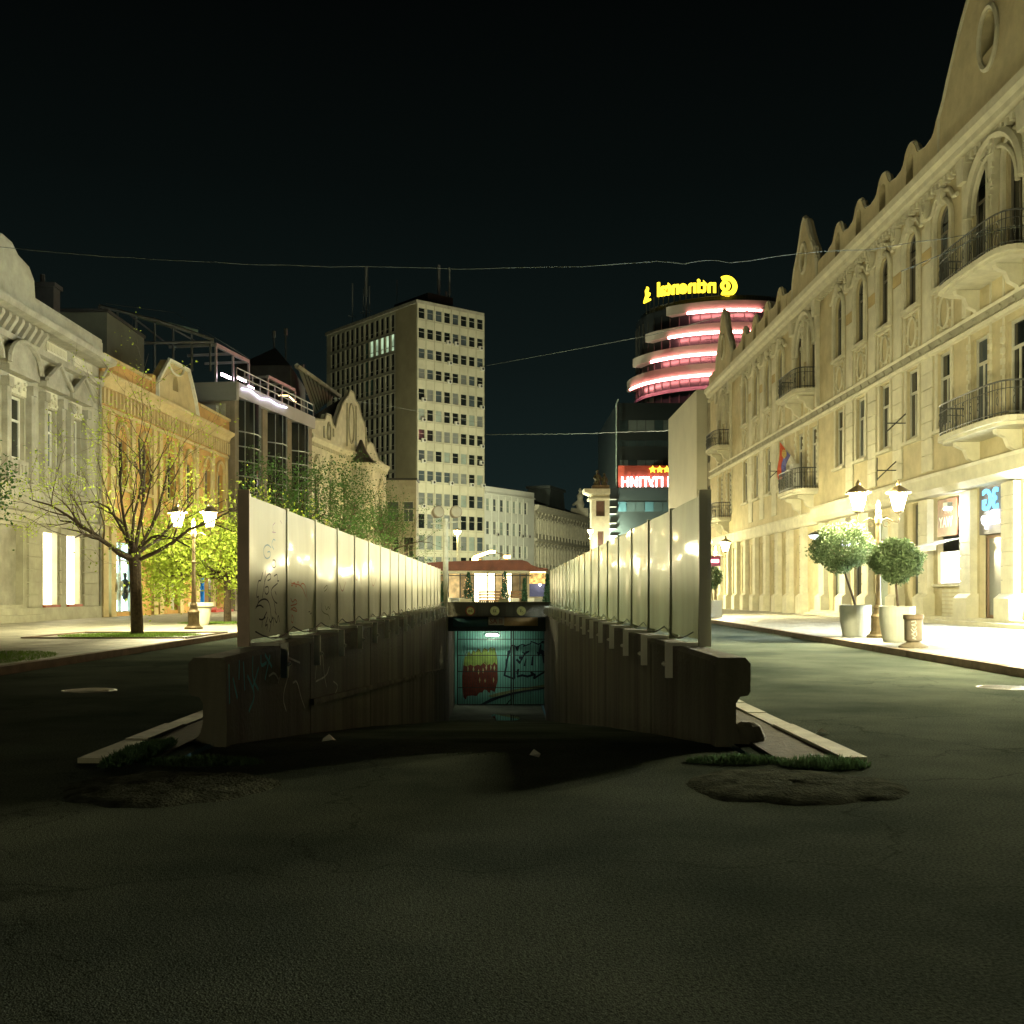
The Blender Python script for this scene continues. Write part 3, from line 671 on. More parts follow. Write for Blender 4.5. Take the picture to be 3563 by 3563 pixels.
# ================================================================ LEAFY THINGS
def leaf_quads(mb, p, s, rnd, n=1, spread=.0):
    for _ in range(n):
        q = p + Vector((rnd.gauss(0, spread), rnd.gauss(0, spread), rnd.gauss(0, spread))) if spread else p
        a = Vector((rnd.gauss(0, 1), rnd.gauss(0, 1), rnd.gauss(0, .7))).normalized(); b = a.cross(Vector((rnd.gauss(0, 1), rnd.gauss(0, 1), rnd.gauss(0, 1)))).normalized()
        l = s * rnd.uniform(.6, 1.3)
        o = len(mb.v); mb.v += [tuple(q), tuple(q + a * l * .5 + b * l * .32), tuple(q + a * l), tuple(q + a * l * .5 - b * l * .32)]; mb.f.append((o, o + 1, o + 2, o + 3))
def topiary(x, y, label, crx, crz, cz, tilt, seed, pot='round', potr=.37, group='round clipped trees in big pots', n=11000, ls=.062):
    rnd = random.Random(seed)
    e = thing('potted_tree', (x, y, .12), label, 'potted tree', group)
    if pot == 'round':
        mb = MB(); mb.lathe([(potr * .74, 0), (potr * .80, .05), (potr * .96, .38), (potr, .55), (potr, .74), (potr * 1.02, .76), (potr * .93, .76), (potr * .92, .66), (.01, .66)], n=32); mb.build('pot', M_pot, e, smooth=False)
    else:
        mb = MB(); mb.box(-.38, .38, -.38, .38, 0, .68); mb.box(-.41, .41, -.41, .41, .68, .74); mb.build('pot', M_pot, e)
    mb = MB(); mb.lathe([(potr * .9, .66), (.02, .70)], n=14); mb.build('soil', M_soil, e)
    tx = tilt
    mb = MB(); pts = [(0 + .04, 0, .6), (tx * .2 + .02, .01, .6 + (cz - crz - .6) * .4), (tx * .7, 0, cz - crz * .95), (tx, 0, cz - crz * .3)]; mb.tube(pts, [.035, .028, .026, .02], 8)
    for i in range(9):
        w = i * 2.4; mb.tube([(tx, 0, cz - crz * .6), (tx + crx * .55 * math.cos(w), crx * .55 * math.sin(w), cz + rnd.uniform(-.1, .6) * crz)], [.014, .005], 4)
    mb.build('trunk', M_bark, e)
    mb = MB(); cl = [Vector((rnd.gauss(0, 1), rnd.gauss(0, 1), rnd.gauss(0, 1))).normalized() for _ in range(26)]
    for _ in range(n):
        d = Vector((rnd.gauss(0, 1), rnd.gauss(0, 1), rnd.gauss(0, 1))).normalized()
        bump = max(d.dot(c) for c in cl); rr = (.74 + .30 * (bump ** 8) + .05 * rnd.gauss(0, 1)) * (rnd.random() ** .14)
        if d.z < -.6: rr *= .88
        p = Vector((tx + d.x * crx * rr, d.y * crx * rr, cz + d.z * crz * rr))
        leaf_quads(mb, p, ls, rnd)
    mb.build('crown', M_topi, e)
    return e
topiary(8.42, 26.3, 'round clipped tree with a leaning stem in a white pot, left of the lamp post', .76, .66, .12 + 1.98, -.33, 5)
topiary(8.42, 23.5, 'round clipped tree in a white pot, between the lamp post and the litter bin', .58, .50, 1.70, -.03, 9)
topiary(9.2, 48.5, 'small round clipped tree in a square white planter at the end of the right fence', .46, .56, 1.72, .0, 11, 'square', n=6000)
# planter behind the left lamp
e = thing('planter', (-9.9, 36.0, .12), 'pale stone planter just behind the left street lamp', 'planter')
mb = MB(); mb.lathe([(.22, 0), (.24, .06), (.32, .55), (.42, .62), (.42, .74), (.34, .74), (.33, .66), (.01, .66)], n=20); mb.build('pot', M_trim, e)
# litter bin
e = thing('litter_bin', (7.8, 20.9, .12), 'brown cylindrical litter bin with scrawled graffiti on a flared foot', 'litter bin')
mb = MB(); mb.lathe([(.27, 0), (.27, .03), (.20, .07), (.14, .10), (.12, .13)], n=20); mb.build('foot', mat('bin_foot', (.20, .17, .12), .6, .3, 8), e)
mb = MB(); mb.lathe([(.155, .13), (.165, .16), (.17, .56)], n=24); mb.build('body', mat('bin_brown', (.22, .19, .15), .6, .2, 6), e)
mb = MB(); mb.lathe([(.185, .54), (.19, .56), (.19, .63), (.15, .635), (.145, .60), (.01, .60)], n=24); mb.build('rim', mat('bin_rim', (.17, .13, .09), .6, .2, 6), e)
mb = MB()
def bn(a, z): w = -PI / 2 - .32 + a / .172; return (.1745 * math.cos(w), .1745 * math.sin(w), z)
for st in ([(-.04, .50), (.03, .52), (.04, .46), (-.04, .44), (.03, .42)], [(-.03, .40), (.02, .34), (.05, .40)], [(-.05, .36), (.0, .30), (.05, .33), (-.02, .27)], [(-.04, .27), (.03, .22), (-.02, .19), (.04, .17)], [(.05, .30), (.05, .24)]):
    ribbon(mb, st, .012, bn)
mb.build('graffiti', M_pot, e)

def tree(name, base, h0, label, cat='tree', seed=1, r0=.15, limbs=9, length=3.0, lean=(0, 0), leaves=4000, lm=None, lsz=.07, lprob=1., spread=.25, up=.55, group='street trees on the left pavement', levels=3, kids_n=(6, 5, 4, 3), arch=.0, tall=.75, thick=(.36, .5)):
    rnd = random.Random(seed)
    e = thing(name, base, label, cat, group)
    tb = MB(); lb = MB(); tips = []
    top = Vector((lean[0], lean[1], h0))
    tb.tube([(0, 0, -.05), (0, 0, .08), (lean[0] * .4, lean[1] * .4, h0 * .5), tuple(top)], [r0 * 1.2, r0 * 1.02, r0 * .9, r0 * .98], 12)
    def grow(p, d, l, r, lv):
        n = 6; pts = [p]; rad = [r]; q = p.copy(); dd = d.copy(); kids = []
        for i in range(n):
            tgt = Vector((dd.x, dd.y, dd.z + (arch if i < 3 else -arch * 1.1))) + Vector((rnd.gauss(0, 1), rnd.gauss(0, 1), rnd.gauss(0, 1))) * .11
            dd = tgt.normalized(); q = q + dd * (l / n); pts.append(q.copy()); rad.append(r * (1 - .72 * (i + 1) / n))
            kids.append((q.copy(), dd.copy(), rad[-1]))
        tb.tube(pts, rad, 6 if lv == 0 else (5 if lv == 1 else 3), False)
        if lv < levels:
            m = kids_n[lv]
            for i in range(m):
                a, b, c = kids[min(n - 1, 1 + int(i * (n - 1) / m + rnd.random()))]
                side = b.cross(Vector((rnd.gauss(0, 1), rnd.gauss(0, 1), rnd.gauss(0, 1)))).normalized()
                nd = (b * rnd.uniform(.5, .9) + side * rnd.uniform(.5, .9) + Vector((0, 0, .12))).normalized()
                grow(a, nd, l * rnd.uniform(.42, .62), max(.004, c * .62), lv + 1)
        if lv >= levels - 1:
            for a, b, c in kids: tips.append(a)
    for i in range(limbs):
        w = i * 2.399 + seed; el = up + (rnd.random() - .5) * .25 if i % 3 else min(1.45, up + tall)
        d = Vector((math.cos(w) * math.cos(el), math.sin(w) * math.cos(el), math.sin(el)))
        grow(top - Vector((0, 0, rnd.uniform(.02, .35))), d, length * rnd.uniform(.85, 1.1), r0 * rnd.uniform(*thick), 0)
    tb.build('trunk', M_bark, e)
    if tips:
        for _ in range(leaves):
            t = rnd.choice(tips)
            if rnd.random() < lprob: leaf_quads(lb, t, lsz, rnd, 1, spread)
        lb.build('crown', lm or M_leaf, e)
    return e
tree('bare_tree', (-9.14, 27.4, .12), 2.15, 'nearly bare street tree with sparse spring buds in a lit grass square', seed=4, r0=.155, limbs=12, length=3.05, lean=(-.07, 0), leaves=3800, lsz=.065, spread=.10, up=.26, arch=.12, tall=.9, lm=M_leaf, kids_n=(5, 3, 3, 2), thick=(.26, .38))
tree('leafy_tree', (-9.8, 39.0, .12), 1.9, 'street tree with bright lime leaves lit by the left lamp', seed=8, r0=.14, limbs=14, length=2.45, leaves=24000, lsz=.115, spread=.26, up=-.02, arch=.03, tall=.28, kids_n=(5, 4, 3, 3))
tree('dark_tree', (-11.0, 19.6, .12), 2.2, 'dark green tree cut off by the left edge, nearest the camera', seed=15, r0=.15, limbs=10, length=1.35, leaves=15000, lsz=.07, spread=.16, up=.35, arch=.1, lm=M_leafd)
for i, (x, y, h, l, lab, lv, lm) in enumerate((
    (-9.4, 50, 2.4, 3.3, 'spring tree behind the left fence, in front of the glass building', 15000, M_leafd),
    (-8.9, 60, 2.6, 3.6, 'green tree behind the left fence, below the gabled palace', 16000, M_leafd),
    (-8.2, 71, 2.8, 3.8, 'sparse tree behind the left fence with bare arching twigs', 7000, M_leafd),
    (-9.0, 84, 2.6, 3.6, 'far tree behind the left fence, below the low cream building', 6000, M_leafd))):
    tree('leafy_tree', (x, y, .12), h, lab, seed=21 + i, r0=.16, limbs=10, length=l, leaves=int(lv * .42), lsz=.12, spread=.2, kids_n=(5, 4, 3, 3), up=.5, arch=.16, lm=lm)
# round bush in front of the tower
rnd = random.Random(5); mb = MB()
for _ in range(1800):
    d = Vector((rnd.gauss(0, 1), rnd.gauss(0, 1), abs(rnd.gauss(0, 1)))).normalized(); leaf_quads(mb, Vector((d.x * 2.6, d.y * 1.2, .3 + d.z * 3.2)) * rnd.random() ** .2, .22, rnd)
p = W(803, 1120, 72)
o = mb.build('bush', M_leafx, None, (p.x - .6, 72, .1)); tag(o, 'dark bush left of the cafe pavilion behind the fence end', 'bush')

# ================================================================ CAFE PAVILION
PX0, PX1 = -6.1, 2.0
e = thing('cafe_pavilion', (-2, 70, .05), 'low glass cafe pavilion with red sagging roof and lit sign frame', 'pavilion')
def L_(x, y, Y=70): p = W(x, y, Y); return (p.x + 2, p.z - .05)
mb = MB()
pr = [L_(775, 1077), L_(790, 1064), L_(830, 1060.5), L_(880, 1058.5), L_(930, 1057), L_(985, 1057), L_(995, 1060), L_(1002, 1066), L_(1016, 1071), L_(1033, 1073), L_(1033, 1077), L_(1000, 1078), L_(990, 1076)]
mb.ext(pr, -.6, 7); mb.build('roof', M_red, e)
mb = MB(); a = L_(782, 1077.2); b = L_(1000, 1078.5); mb.box(a[0], b[0], -.3, 6.8, b[1] - .12, b[1] + .05); mb.build('eaves_board', M_trim, e)
# glass front: frames and lit curtain panes
xs = [792, 818, 846, 868, 894, 920, 934, 948, 966, 981, 993]
fr_ = MB(); zb, zt = L_(0, 1142)[1], L_(0, 1078.6)[1]
for x in xs: fr_.box(L_(x, 0)[0] - .035, L_(x, 0)[0] + .035, -.02, .06, 0, zt)
zm = L_(0, 1086)[1]; fr_.box(L_(792, 0)[0], L_(993, 0)[0], -.035, -.022, zm - .03, zm + .03); fr_.build('glazing_frame', M_dark, e)
lits = [.6, .42, 1.1, .4, 12., 12., .9, 7., .3, .26]
for i in range(10):
    p = MB(); x0, x1 = L_(xs[i], 0)[0] + .04, L_(xs[i + 1], 0)[0] - .04
    s_ = lits[i]; p.box(x0, x1, .02, .04, .45, zt - .02)
    p.build('window', emi('cafe_light_%g' % s_, (1., .80, .42) if s_ > 2 else (1., .70, .28), s_, .45, 2.5), e)
    q = MB(); q.box(x0, x1, .0, .03, .02, .44); q.build('plinth_panel', M_red if i in (4, 5, 6) else M_dark, e)
mb = MB(); mb.box(L_(792, 0)[0], L_(1030, 0)[0], 6.4, 6.5, 0, zt); mb.build('rear_wall', M_trim, e)
# annex on the right with warm soffit
a0, a1 = L_(1000, 0)[0], L_(1031, 0)[0]
mb = MB(); mb.box(a0, a1, 1.5, 1.6, 1.75, 2.45); mb.build('lit_fascia', emi('fascia_light', (1., .62, .18), 2.0, .7, 5), e)
mb = MB(); mb.box(a0, a1, 1.55, 1.65, .9, 1.74); mb.build('blue_screen', mat('blue_cloth', (.12, .15, .42), .8, .2, 3), e)
mb = MB(); mb.box(a0, a1, 1.4, 1.5, 2.46, 2.52); mb.build('fascia_edge', emi('edge_light', (1., .8, .35), 9), e)
mb = MB(); mb.lathe([(.01, -.09), (.09, 0), (.01, .09)], (L_(1020, 0)[0], 1.2, L_(0, 1103)[1]), 10); mb.build('globe_lamp', M_star if False else emi('globe_light', (1., .75, .35), 40), e)
# sign frame of light tubes on the roof
z = lambda x, y: (L_(x, y)[0], 1.0, L_(x, y)[1])
mb = MB()
for a, b in (((893, 1051), (921, 1041)), ((922, 1040), (934, 1040)), ((951, 1049.5), (963, 1049.5)), ((890, 1053.5), (901, 1055.5))): mb.tube([z(*a), z(*b)], .085, 6)
mb.build('light_tube', emi('sign_tube', (1., .55, .14), 60), e)
mb = MB()
for a, b in (((934, 1040.5), (949, 1046)), ((949, 1046), (953, 1051)), ((893, 1052), (908, 1056)), ((940, 1057), (947, 1051)), ((947, 1051), (958, 1056))): mb.tube([z(*a), z(*b)], .03, 5)
mb.build('sign_frame', M_lampmetal, e)
# entrance canopy and spot lamps
mb = MB(); mb.box(L_(979, 0)[0], L_(1002, 0)[0], -.9, 0, L_(0, 1085)[1] - .05, L_(0, 1085)[1]); mb.build('canopy', M_dark, e)
# conifers in planters
def conifer(px, ytop, Y, label, seed, sc=1., fairy=True, white=False):
    rnd = random.Random(seed); k = Y / F; x = (px - CX) * k; zt_ = CZ + (HY - ytop) * k; z0 = .25
    e = thing('potted_conifer', (x, Y, .05), label, 'potted conifer', 'small conifers in planters before the cafe')
    mb = MB(); mb.box(-.24, .24, -.2, .2, 0, z0 + .25)
    for i in range(-4, 5): mb.box(i * .055 - .012, i * .055 + .012, -.215, -.2, .04, z0 + .22)
    mb.build('planter', M_pot if white else M_trim, e)
    mb = MB(); mb.tube([(0, 0, .2), (0, 0, zt_ - .1)], [.03, .008], 6); mb.build('trunk', M_bark, e)
    mb = MB(); h = zt_ - .05 - (z0 + .2)
    for _ in range(2600):
        t = rnd.random() ** 1.5; w = rnd.random() * 2 * PI; r = .30 * sc * (1 - t) ** .8 * (.75 + .25 * math.sin(w * 3 + t * 20)) * rnd.random() ** .3 + .015
        leaf_quads(mb, Vector((r * math.cos(w), r * math.sin(w), z0 + .2 + t * h)), .07, rnd)
    mb.build('crown', M_leafx, e)
    if fairy:
        mb = MB()
        for _ in range(26):
            t = rnd.random() * .8; w = rnd.random() * PI + PI; r = .30 * sc * (1 - t) ** .8 + .02; c = (r * math.cos(w), r * math.sin(w), z0 + .3 + t * h); mb.box(c[0] - .008, c[0] + .008, c[1] - .008, c[1] + .008, c[2] - .008, c[2] + .008)
        mb.build('fairy_lights', emi('fairy', (1., .55, .2), 4), e)
conifer(883.8, 1080, 48, 'widest cone-shaped conifer with fairy lights, left of the bright cafe windows', 1, 1.15)
conifer(952.5, 1079, 48.5, 'tall conifer with fairy lights in front of the cafe door, right of the bright windows', 2, .9)
conifer(835.5, 1098, 50, 'smallest dark conifer, partly behind the floodlight pole', 3, .6, False)
conifer(989.5, 1091, 52, 'slim dark conifer beside the cafe glass corner', 4, .6, False)
conifer(1032.5, 1084, 47, 'bushy green conifer in a white planter at the end of the right fence', 5, .75, False, True)
# cafe chairs and benches on the deck
def chair(mbm):
    s_ = MB(); s_.box(-.21, .21, -.2, .2, .43, .46); s = s_
    return s
def cafe_chair(x, y, rz, label):
    e = thing('cafe_chair', (x, y, .05), label, 'chair', 'cafe chairs on the terrace', rz)
    for n_, me in _chair: place(me, n_, e)
_chair = []
mb = MB(); mb.box(-.22, .22, -.21, .21, .42, .46); _chair.append(('seat', mb.mesh('seat', M_dark)))
mb = MB(); mb.box(-.22, .22, .19, .22, .60, .88); mb.box(-.22, -.19, .19, .22, .46, .6); mb.box(.19, .22, .19, .22, .46, .6); _chair.append(('backrest', mb.mesh('backrest', M_frame)))
for sx in (-1, 1):
    for sy in (-1, 1):
        mb = MB(); mb.tube([(sx * .19, sy * .18, .42), (sx * .22, sy * .21, 0)], .014, 5); _chair.append(('leg', mb.mesh('leg', M_frame)))
for i, (px, Y, rz, lab) in enumerate(((858, 56, .3, 'dark cafe chair just right of the floodlight pole'), (868, 58, -.5, 'dark cafe chair left of the widest conifer'), (862, 53, 2.8, 'cafe chair turned away, nearest the floodlight pole'), (1004, 55, .2, 'pale-backed cafe chair under the warm fascia'), (1013, 53, -.4, 'pale-backed cafe chair left of the white planter'), (846, 60, .1, 'cafe chair almost hidden behind the floodlight pole'), (975, 56, .4, 'cafe chair before the cafe door step'), (1018, 58, 1.2, 'cafe chair in front of the blue screen'))):
    cafe_chair((px - CX) * Y / F, Y, rz, lab)
def bench(px0, px1, Y, label):
    x0, x1 = (px0 - CX) * Y / F, (px1 - CX) * Y / F; c = (x0 + x1) / 2; w = (x1 - x0) / 2
    e = thing('slatted_bench', (c, Y, .05), label, 'bench', 'slatted benches before the cafe')
    mb = MB()
    for k in range(5): mb.box(-w, w, .2, .24, .5 + k * .16, .60 + k * .16)
    mb.build('backrest', mat('bench_wood', (.20, .11, .05), .7, .3, 5), e)
    mb = MB()
    for k in range(4): mb.box(-w, w, -.25 + k * .11, -.16 + k * .11, .42, .46)
    mb.build('seat', _m['bench_wood'], e)
    for s_ in (-1, 1): mb = MB(); mb.box(s_ * w * .9 - .03, s_ * w * .9 + .03, -.25, .24, 0, .42); mb.box(s_ * w * .9 - .03, s_ * w * .9 + .03, .245, .28, 0, 1.24); mb.build('leg', M_dark, e)
bench(903, 946, 60, 'long reddish slatted bench below the bright cafe windows'); bench(963, 987, 58, 'short slatted bench beside the cafe door')
# planter boxes on the beam edge
for px0, px1, lab in ((868, 890, 'slatted planter box below the widest conifer on the beam'), (941, 958, 'slatted planter box below the tall conifer on the beam')):
    Y = 43.5; x0, x1 = (px0 - CX) * Y / F, (px1 - CX) * Y / F; mb = MB(); mb.box(x0, x1, Y, Y + .3, .1, .95)
    n = 9
    for i in range(n): xx = x0 + (x1 - x0) * (i + .5) / n; mb.box(xx - .012, xx + .012, Y - .012, Y, .72, .93)
    tag(mb.build('planter_box', M_trim), lab, 'planter')
# low railing of little lights along the beam
mb = MB(); rnd = random.Random(2)
for i in range(46):
    x = -1.95 + i * .078; mb.box(x, x + .05, 43.2, 43.26, .80, .84 + .02 * rnd.random())
mb.box(-2.1, 1.6, 43.2, 43.3, .1, .80)
tag(mb.build('terrace_edge', M_trim), 'low pale balustrade edge of the cafe terrace above the ramp mouth', 'balustrade')
def prof(pts, x0, x1): return MB().ext(pts, x0, x1, 'x')
def balcony(par, s0, s1, z, d=1.0, h=1.02, name='balcony', curved=True):
    """slab with brackets; its railing is a sub-part"""
    c = (s0 + s1) / 2; hw = (s1 - s0) / 2
    n = 14; path = []
    for i in range(n + 1):
        w = PI * (i / n); x = c - hw * math.copysign(abs(math.cos(w)) ** .45, math.cos(w)); y = -d * (math.sin(w) ** .38); path.append((x, y))
    mb = MB(); mb.ext([(s0, 0)] + path[1:-1] + [(s1, 0)], z - .16, z, 'z')
    mb.ext([(s0 + .12, 0)] + [(c + (x - c) * .93, y * .9) for x, y in path[1:-1]] + [(s1 - .12, 0)], z - .26, z - .161, 'z')
    for q in (-.55, .55):
        xx = c + q * hw; mb.ext([(0, z - .27), (-d * .68, z - .27), (-d * .66, z - .40), (-d * .42, z - .52), (-d * .32, z - .80), (-d * .12, z - .92), (0, z - 1.15)], xx - .12, xx + .12, 'x')
    o = mb.build(name, M_trim, par)
    r = MB(); pin = [(c + (x - c) * .97, y * .96) for x, y in path]
    r.tube([(x, y, z + h) for x, y in pin], .028, 5); r.tube([(x, y, z + .10) for x, y in pin], .018, 5); r.tube([(x, y, z + h * .78) for x, y in pin], .012, 4)
    # bars along the path
    tot = 0; seg = []
    for a, b in zip(pin, pin[1:]): l = math.hypot(b[0] - a[0], b[1] - a[1]); seg.append((tot, l, a, b)); tot += l
    k = int(tot / .13)
    for i in range(k + 1):
        t = tot * i / k
        for (st, l, a, b) in seg:
            if st <= t <= st + l + 1e-6:
                f = (t - st) / l if l else 0; x = a[0] + (b[0] - a[0]) * f; y = a[1] + (b[1] - a[1]) * f
                r.box(x - .009, x + .009, y - .009, y + .009, z, z + h)
                if i % 4 == 2:
                    r.tube([(x + .07 * math.cos(w), y - .02, z + .45 + .12 * math.sin(w)) for w in [j * PI / 4 for j in range(9)]], .012, 4); r.tube([(x + .05 * math.cos(w), y - .02, z + .72 + .05 * math.sin(w)) for w in [j * PI / 3 for j in range(7)]], .010, 4)
                break
    r.build('railing', M_iron, o)
    return o
def gable(par, c, prf, z0, hole, name='gable', m=None, y0=-.15, y1=.25):
    """prf: list of (half width, z) from the foot to the tip"""
    L = [(c - w, z) for w, z in prf]; R = [(c + w, z) for w, z in reversed(prf[:-1])]
    outer = L + R; k = len(outer); hc, hz, hw, hh = hole; cen = (c + hc, hz)
    inner = []
    for p in outer:
        a = math.atan2(p[1] - cen[1], p[0] - cen[0]); inner.append((cen[0] + hw * math.cos(a), cen[1] + hh * math.sin(a)))
    mb = MB(); mb.ringext(outer, inner, y0, y1); o = mb.build(name, m or M_ochre, par)
    t = MB(); sc = lambda p, e: p
    mm = len(outer)
    for i in range(mm - 1): t.tube([(outer[i][0], y0 + .1, outer[i][1]), (outer[i + 1][0], y0 + .1, outer[i + 1][1])], .16, 6)
    ring = [(cen[0] + (hw + .12) * math.cos(w * PI / 10), y0, cen[1] + (hh + .12) * math.sin(w * PI / 10)) for w in range(21)]
    t.tube(ring, .11, 6); t.build('moulding', M_trim, o)
    return o

# ================================================================ ORNATE BUILDING (right)
OB = Fac('ornate_building', (15.5, 82.3), (15.5, 21.3), 'long ornate cream palace with arched windows, balconies and three curved gables along the right street')
e = OB.e; LY = lambda Y: 82.3 - Y
norm = [LY(y) for y in (24.4, 27.4, 30.3, 38.6, 41.6, 44.6, 47.6, 50.6, 61.3, 64.3, 67.3, 70.3)]
pair = [LY(y) for y in (33.2, 35.7, 54.9, 57.4, 75.3, 78.3)]
up = [(b - .58, b + .58, 12.0, 14.8, True) for b in norm] + [(b - .55, b + .55, 11.35, 15.0, True) for b in pair]
mid = [(b - .56, b + .56, 7.05, 9.65, False) for b in norm] + [(b - .52, b + .52, 6.5, 9.5, False) for b in pair]
gnd = []
# ground floor openings
shop = [(LY(41.6), LY(40.55), .35, 4.55, False), (LY(39.2), LY(36.95), 1.49, 4.5, False), (LY(35.75), LY(33.85), .33, 4.7, False), (LY(32.7), LY(30.4), .6, 4.6, False), (LY(29.3), LY(27.2), .33, 4.6, False), (LY(26), LY(24), .6, 4.6, False),
        (LY(45.6), LY(44.3), .35, 4.3, False), (LY(48.6), LY(47.2), .35, 4.3, False), (LY(51.6), LY(50.3), .35, 4.3, False)]
tall = [(LY(y) - .42, LY(y) + .42, 1.0, 4.2, False) for y in (57.6, 60.2, 62.9, 65.6, 68.3, 71.0, 73.7, 76.4, 79.0)]
wall(OB, M_ochre, [(0, 5.0, shop + tall), (5.0, 10.0, mid), (10.0, 16.4, up)], .2, 12)
for b in norm: window(e, b - .58, b + .58, 12.0, 14.8, True, M_framed, vary([M_glass, M_glass, M_glassc]), .10, .09, 1, .66)
for b in pair: window(e, b - .55, b + .55, 11.35, 15.0, True, M_framed, M_glass, .10, .09, 1, .7)
for b in norm: window(e, b - .56, b + .56, 7.05, 9.65, False, M_frame, vary([M_glass, M_glassb, M_glassc]), .10, .10, 1, .64)
for b in pair: window(e, b - .52, b + .52, 6.5, 9.5, False, M_frame, vary([M_glass, M_glassc]), .10, .10, 1, .7)
for a0, a1, lo, hi, _ in tall: window(e, a0, a1, lo, hi, False, M_framed, M_glassm, .12, .06, 0, .7)
# trims
mb = prof([(0, 15.62), (-.08, 15.62), (-.10, 15.78), (-.28, 15.86), (-.30, 16.04), (-.44, 16.16), (-.47, 16.40), (0, 16.46)], -.1, OB.L + .1); mb.build('cornice', M_trim, e)
mb = MB(); x = .2
while x < OB.L: mb.box(x, x + .17, -.24, -.02, 15.40, 15.615); x += .36
mb.build('dentil', M_trim, e)['kind'] = 'stuff'
mb = prof([(0, 9.72), (-.13, 9.74), (-.18, 9.86), (-.06, 9.95), (-.06, 10.22), (-.12, 10.30), (0, 10.34)], 0, OB.L); mb.build('string_course', M_trim, e)
mb = MB(); x = .3
mb.box(0, OB.L, -.066, -.061, 9.96, 10.21)
while x < OB.L: mb.box(x, x + .5, -.10, -.0665, 9.98, 10.09); mb.box(x + .15, x + .35, -.10, -.0665, 10.0901, 10.19); x += .95
mb.build('key_pattern', M_stonel, e)
mb = prof([(0, 4.55), (-.18, 4.58), (-.24, 4.7), (-.24, 5.1), (-.30, 5.2), (0, 5.28)], 0, LY(53.6)); mb.ext([(0, 4.6), (-.35, 4.62), (-.55, 4.8), (-.55, 5.22), (-.62, 5.32), (0, 5.42)], LY(53.5), OB.L, 'x'); mb.build('shop_cornice', M_trim, e)
for b in norm:   # window surrounds upper floor
    mb = MB(); r = .58; pts = arc(b, 14.8 - r, r + .20, 12); mb.tube([(b - r - .16, -.06, 12.0)] + [(x, -.06, z) for x, z in [(b - r - .16, 14.0)] + arc(b, 14.8 - r, r + .16, 12) + [(b + r + .16, 14.0)]] + [(b + r + .16, -.06, 12.0)], .105, 6)
    mb.tube([(b - 1.25, -.06, 14.75), (b - .95, -.06, 14.78), (b - .62, -.06, 15.15), (b, -.06, 15.3), (b + .62, -.06, 15.15), (b + .95, -.06, 14.78), (b + 1.25, -.06, 14.75)], .085, 6)
    mb.box(b - .85, b + .85, -.20, -.01, 11.86, 11.99)
    mb.ext([(b - .13, 14.8), (b + .13, 14.8), (b + .20, 15.35), (b - .20, 15.35)], -.22, -.02)
    mb.build('window_surround', M_trim, e)
    mb = MB(); mb.ringext([(b + x * .80, 11.05 + z * .76) for x, z in ((-1, -1), (-1, -.33), (-1, .33), (-1, 1), (-.33, 1), (.33, 1), (1, 1), (1, .33), (1, -.33), (1, -1), (.33, -1), (-.33, -1))],
        [(b + .72 * x, 11.05 + .68 * z) for x, z in ((-1, -1), (-1, -.33), (-1, .33), (-1, 1), (-.33, 1), (.33, 1), (1, 1), (1, .33), (1, -.33), (1, -1), (.33, -1), (-.33, -1))], -.07, 0)
    mb.tube([(b + .40 * math.cos(w), -.03, 11.05 + .55 * math.sin(w)) for w in [j * PI / 10 for j in range(21)]], .05, 5)
    for j in range(12): w = j * PI / 6; mb.box(b + .56 * math.cos(w) - .05, b + .56 * math.cos(w) + .05, -.05, 0, 11.05 + .66 * math.sin(w) - .04, 11.05 + .66 * math.sin(w) + .04)
    mb.lathe([(.01, -.02), (.30, 0), (.33, .03)], (0, 0, 0), 12) if False else None
    mb.build('medallion', M_trim, e)
    mb = MB(); mb.box(b - .78, b - .57, -.05, 0, 6.9, 9.7); mb.box(b + .57, b + .78, -.05, 0, 6.9, 9.7); mb.box(b - .85, b + .85, -.16, 0, 6.84, 6.96)
    mb.build('window_surround', M_trim, e)
for b in pair:
    mb = MB(); mb.tube([(b - .74, -.06, 11.4)] + [(x, -.06, z) for x, z in arc(b, 15.0 - .55, .74, 12)] + [(b + .74, -.06, 11.4)], .10, 6)
    for s_ in (-.80, .80):
        mb.box(b + s_ - .05, b + s_ + .05, -.04, 0, 6.6, 11.4)
        for j in range(9): mb.box(b + s_ - .08, b + s_ + .08, -.09, 0, 6.6 + j * .33, 6.78 + j * .33)
    mb.build('window_surround', M_trim, e)
for c in (LY(34.45), LY(56.15), LY(76.8)):   # big arch over each pair
    mb = MB(); mb.tube([(x, -.12, z) for x, z in arc(c, 13.55, 1.95, 16)], .17, 6); mb.tube([(x, -.10, z) for x, z in arc(c, 13.55, 1.55, 16)], .09, 6)
    mb.ext([(c - .28, 15.5), (c + .28, 15.5), (c + .2, 14.4), (c, 13.0), (c - .2, 14.4)], -.22, 0)
    for j in range(14): a = random.uniform(-.28, .28); zz = random.uniform(13.4, 15.3); mb.box(c + a - .06, c + a + .06, -.28, -.2, zz, zz + .14)
    for s_ in (-2.15, 2.15): mb.box(c + s_ - .17, c + s_ + .17, -.16, 0, 10.35, 15.3); mb.ext([(c + s_ - .25, 14.8), (c + s_ + .25, 14.8), (c + s_ + .32, 15.6), (c + s_ - .32, 15.6)], -.3, -.02)
    mb.build('pavilion_arch', M_trim, e)
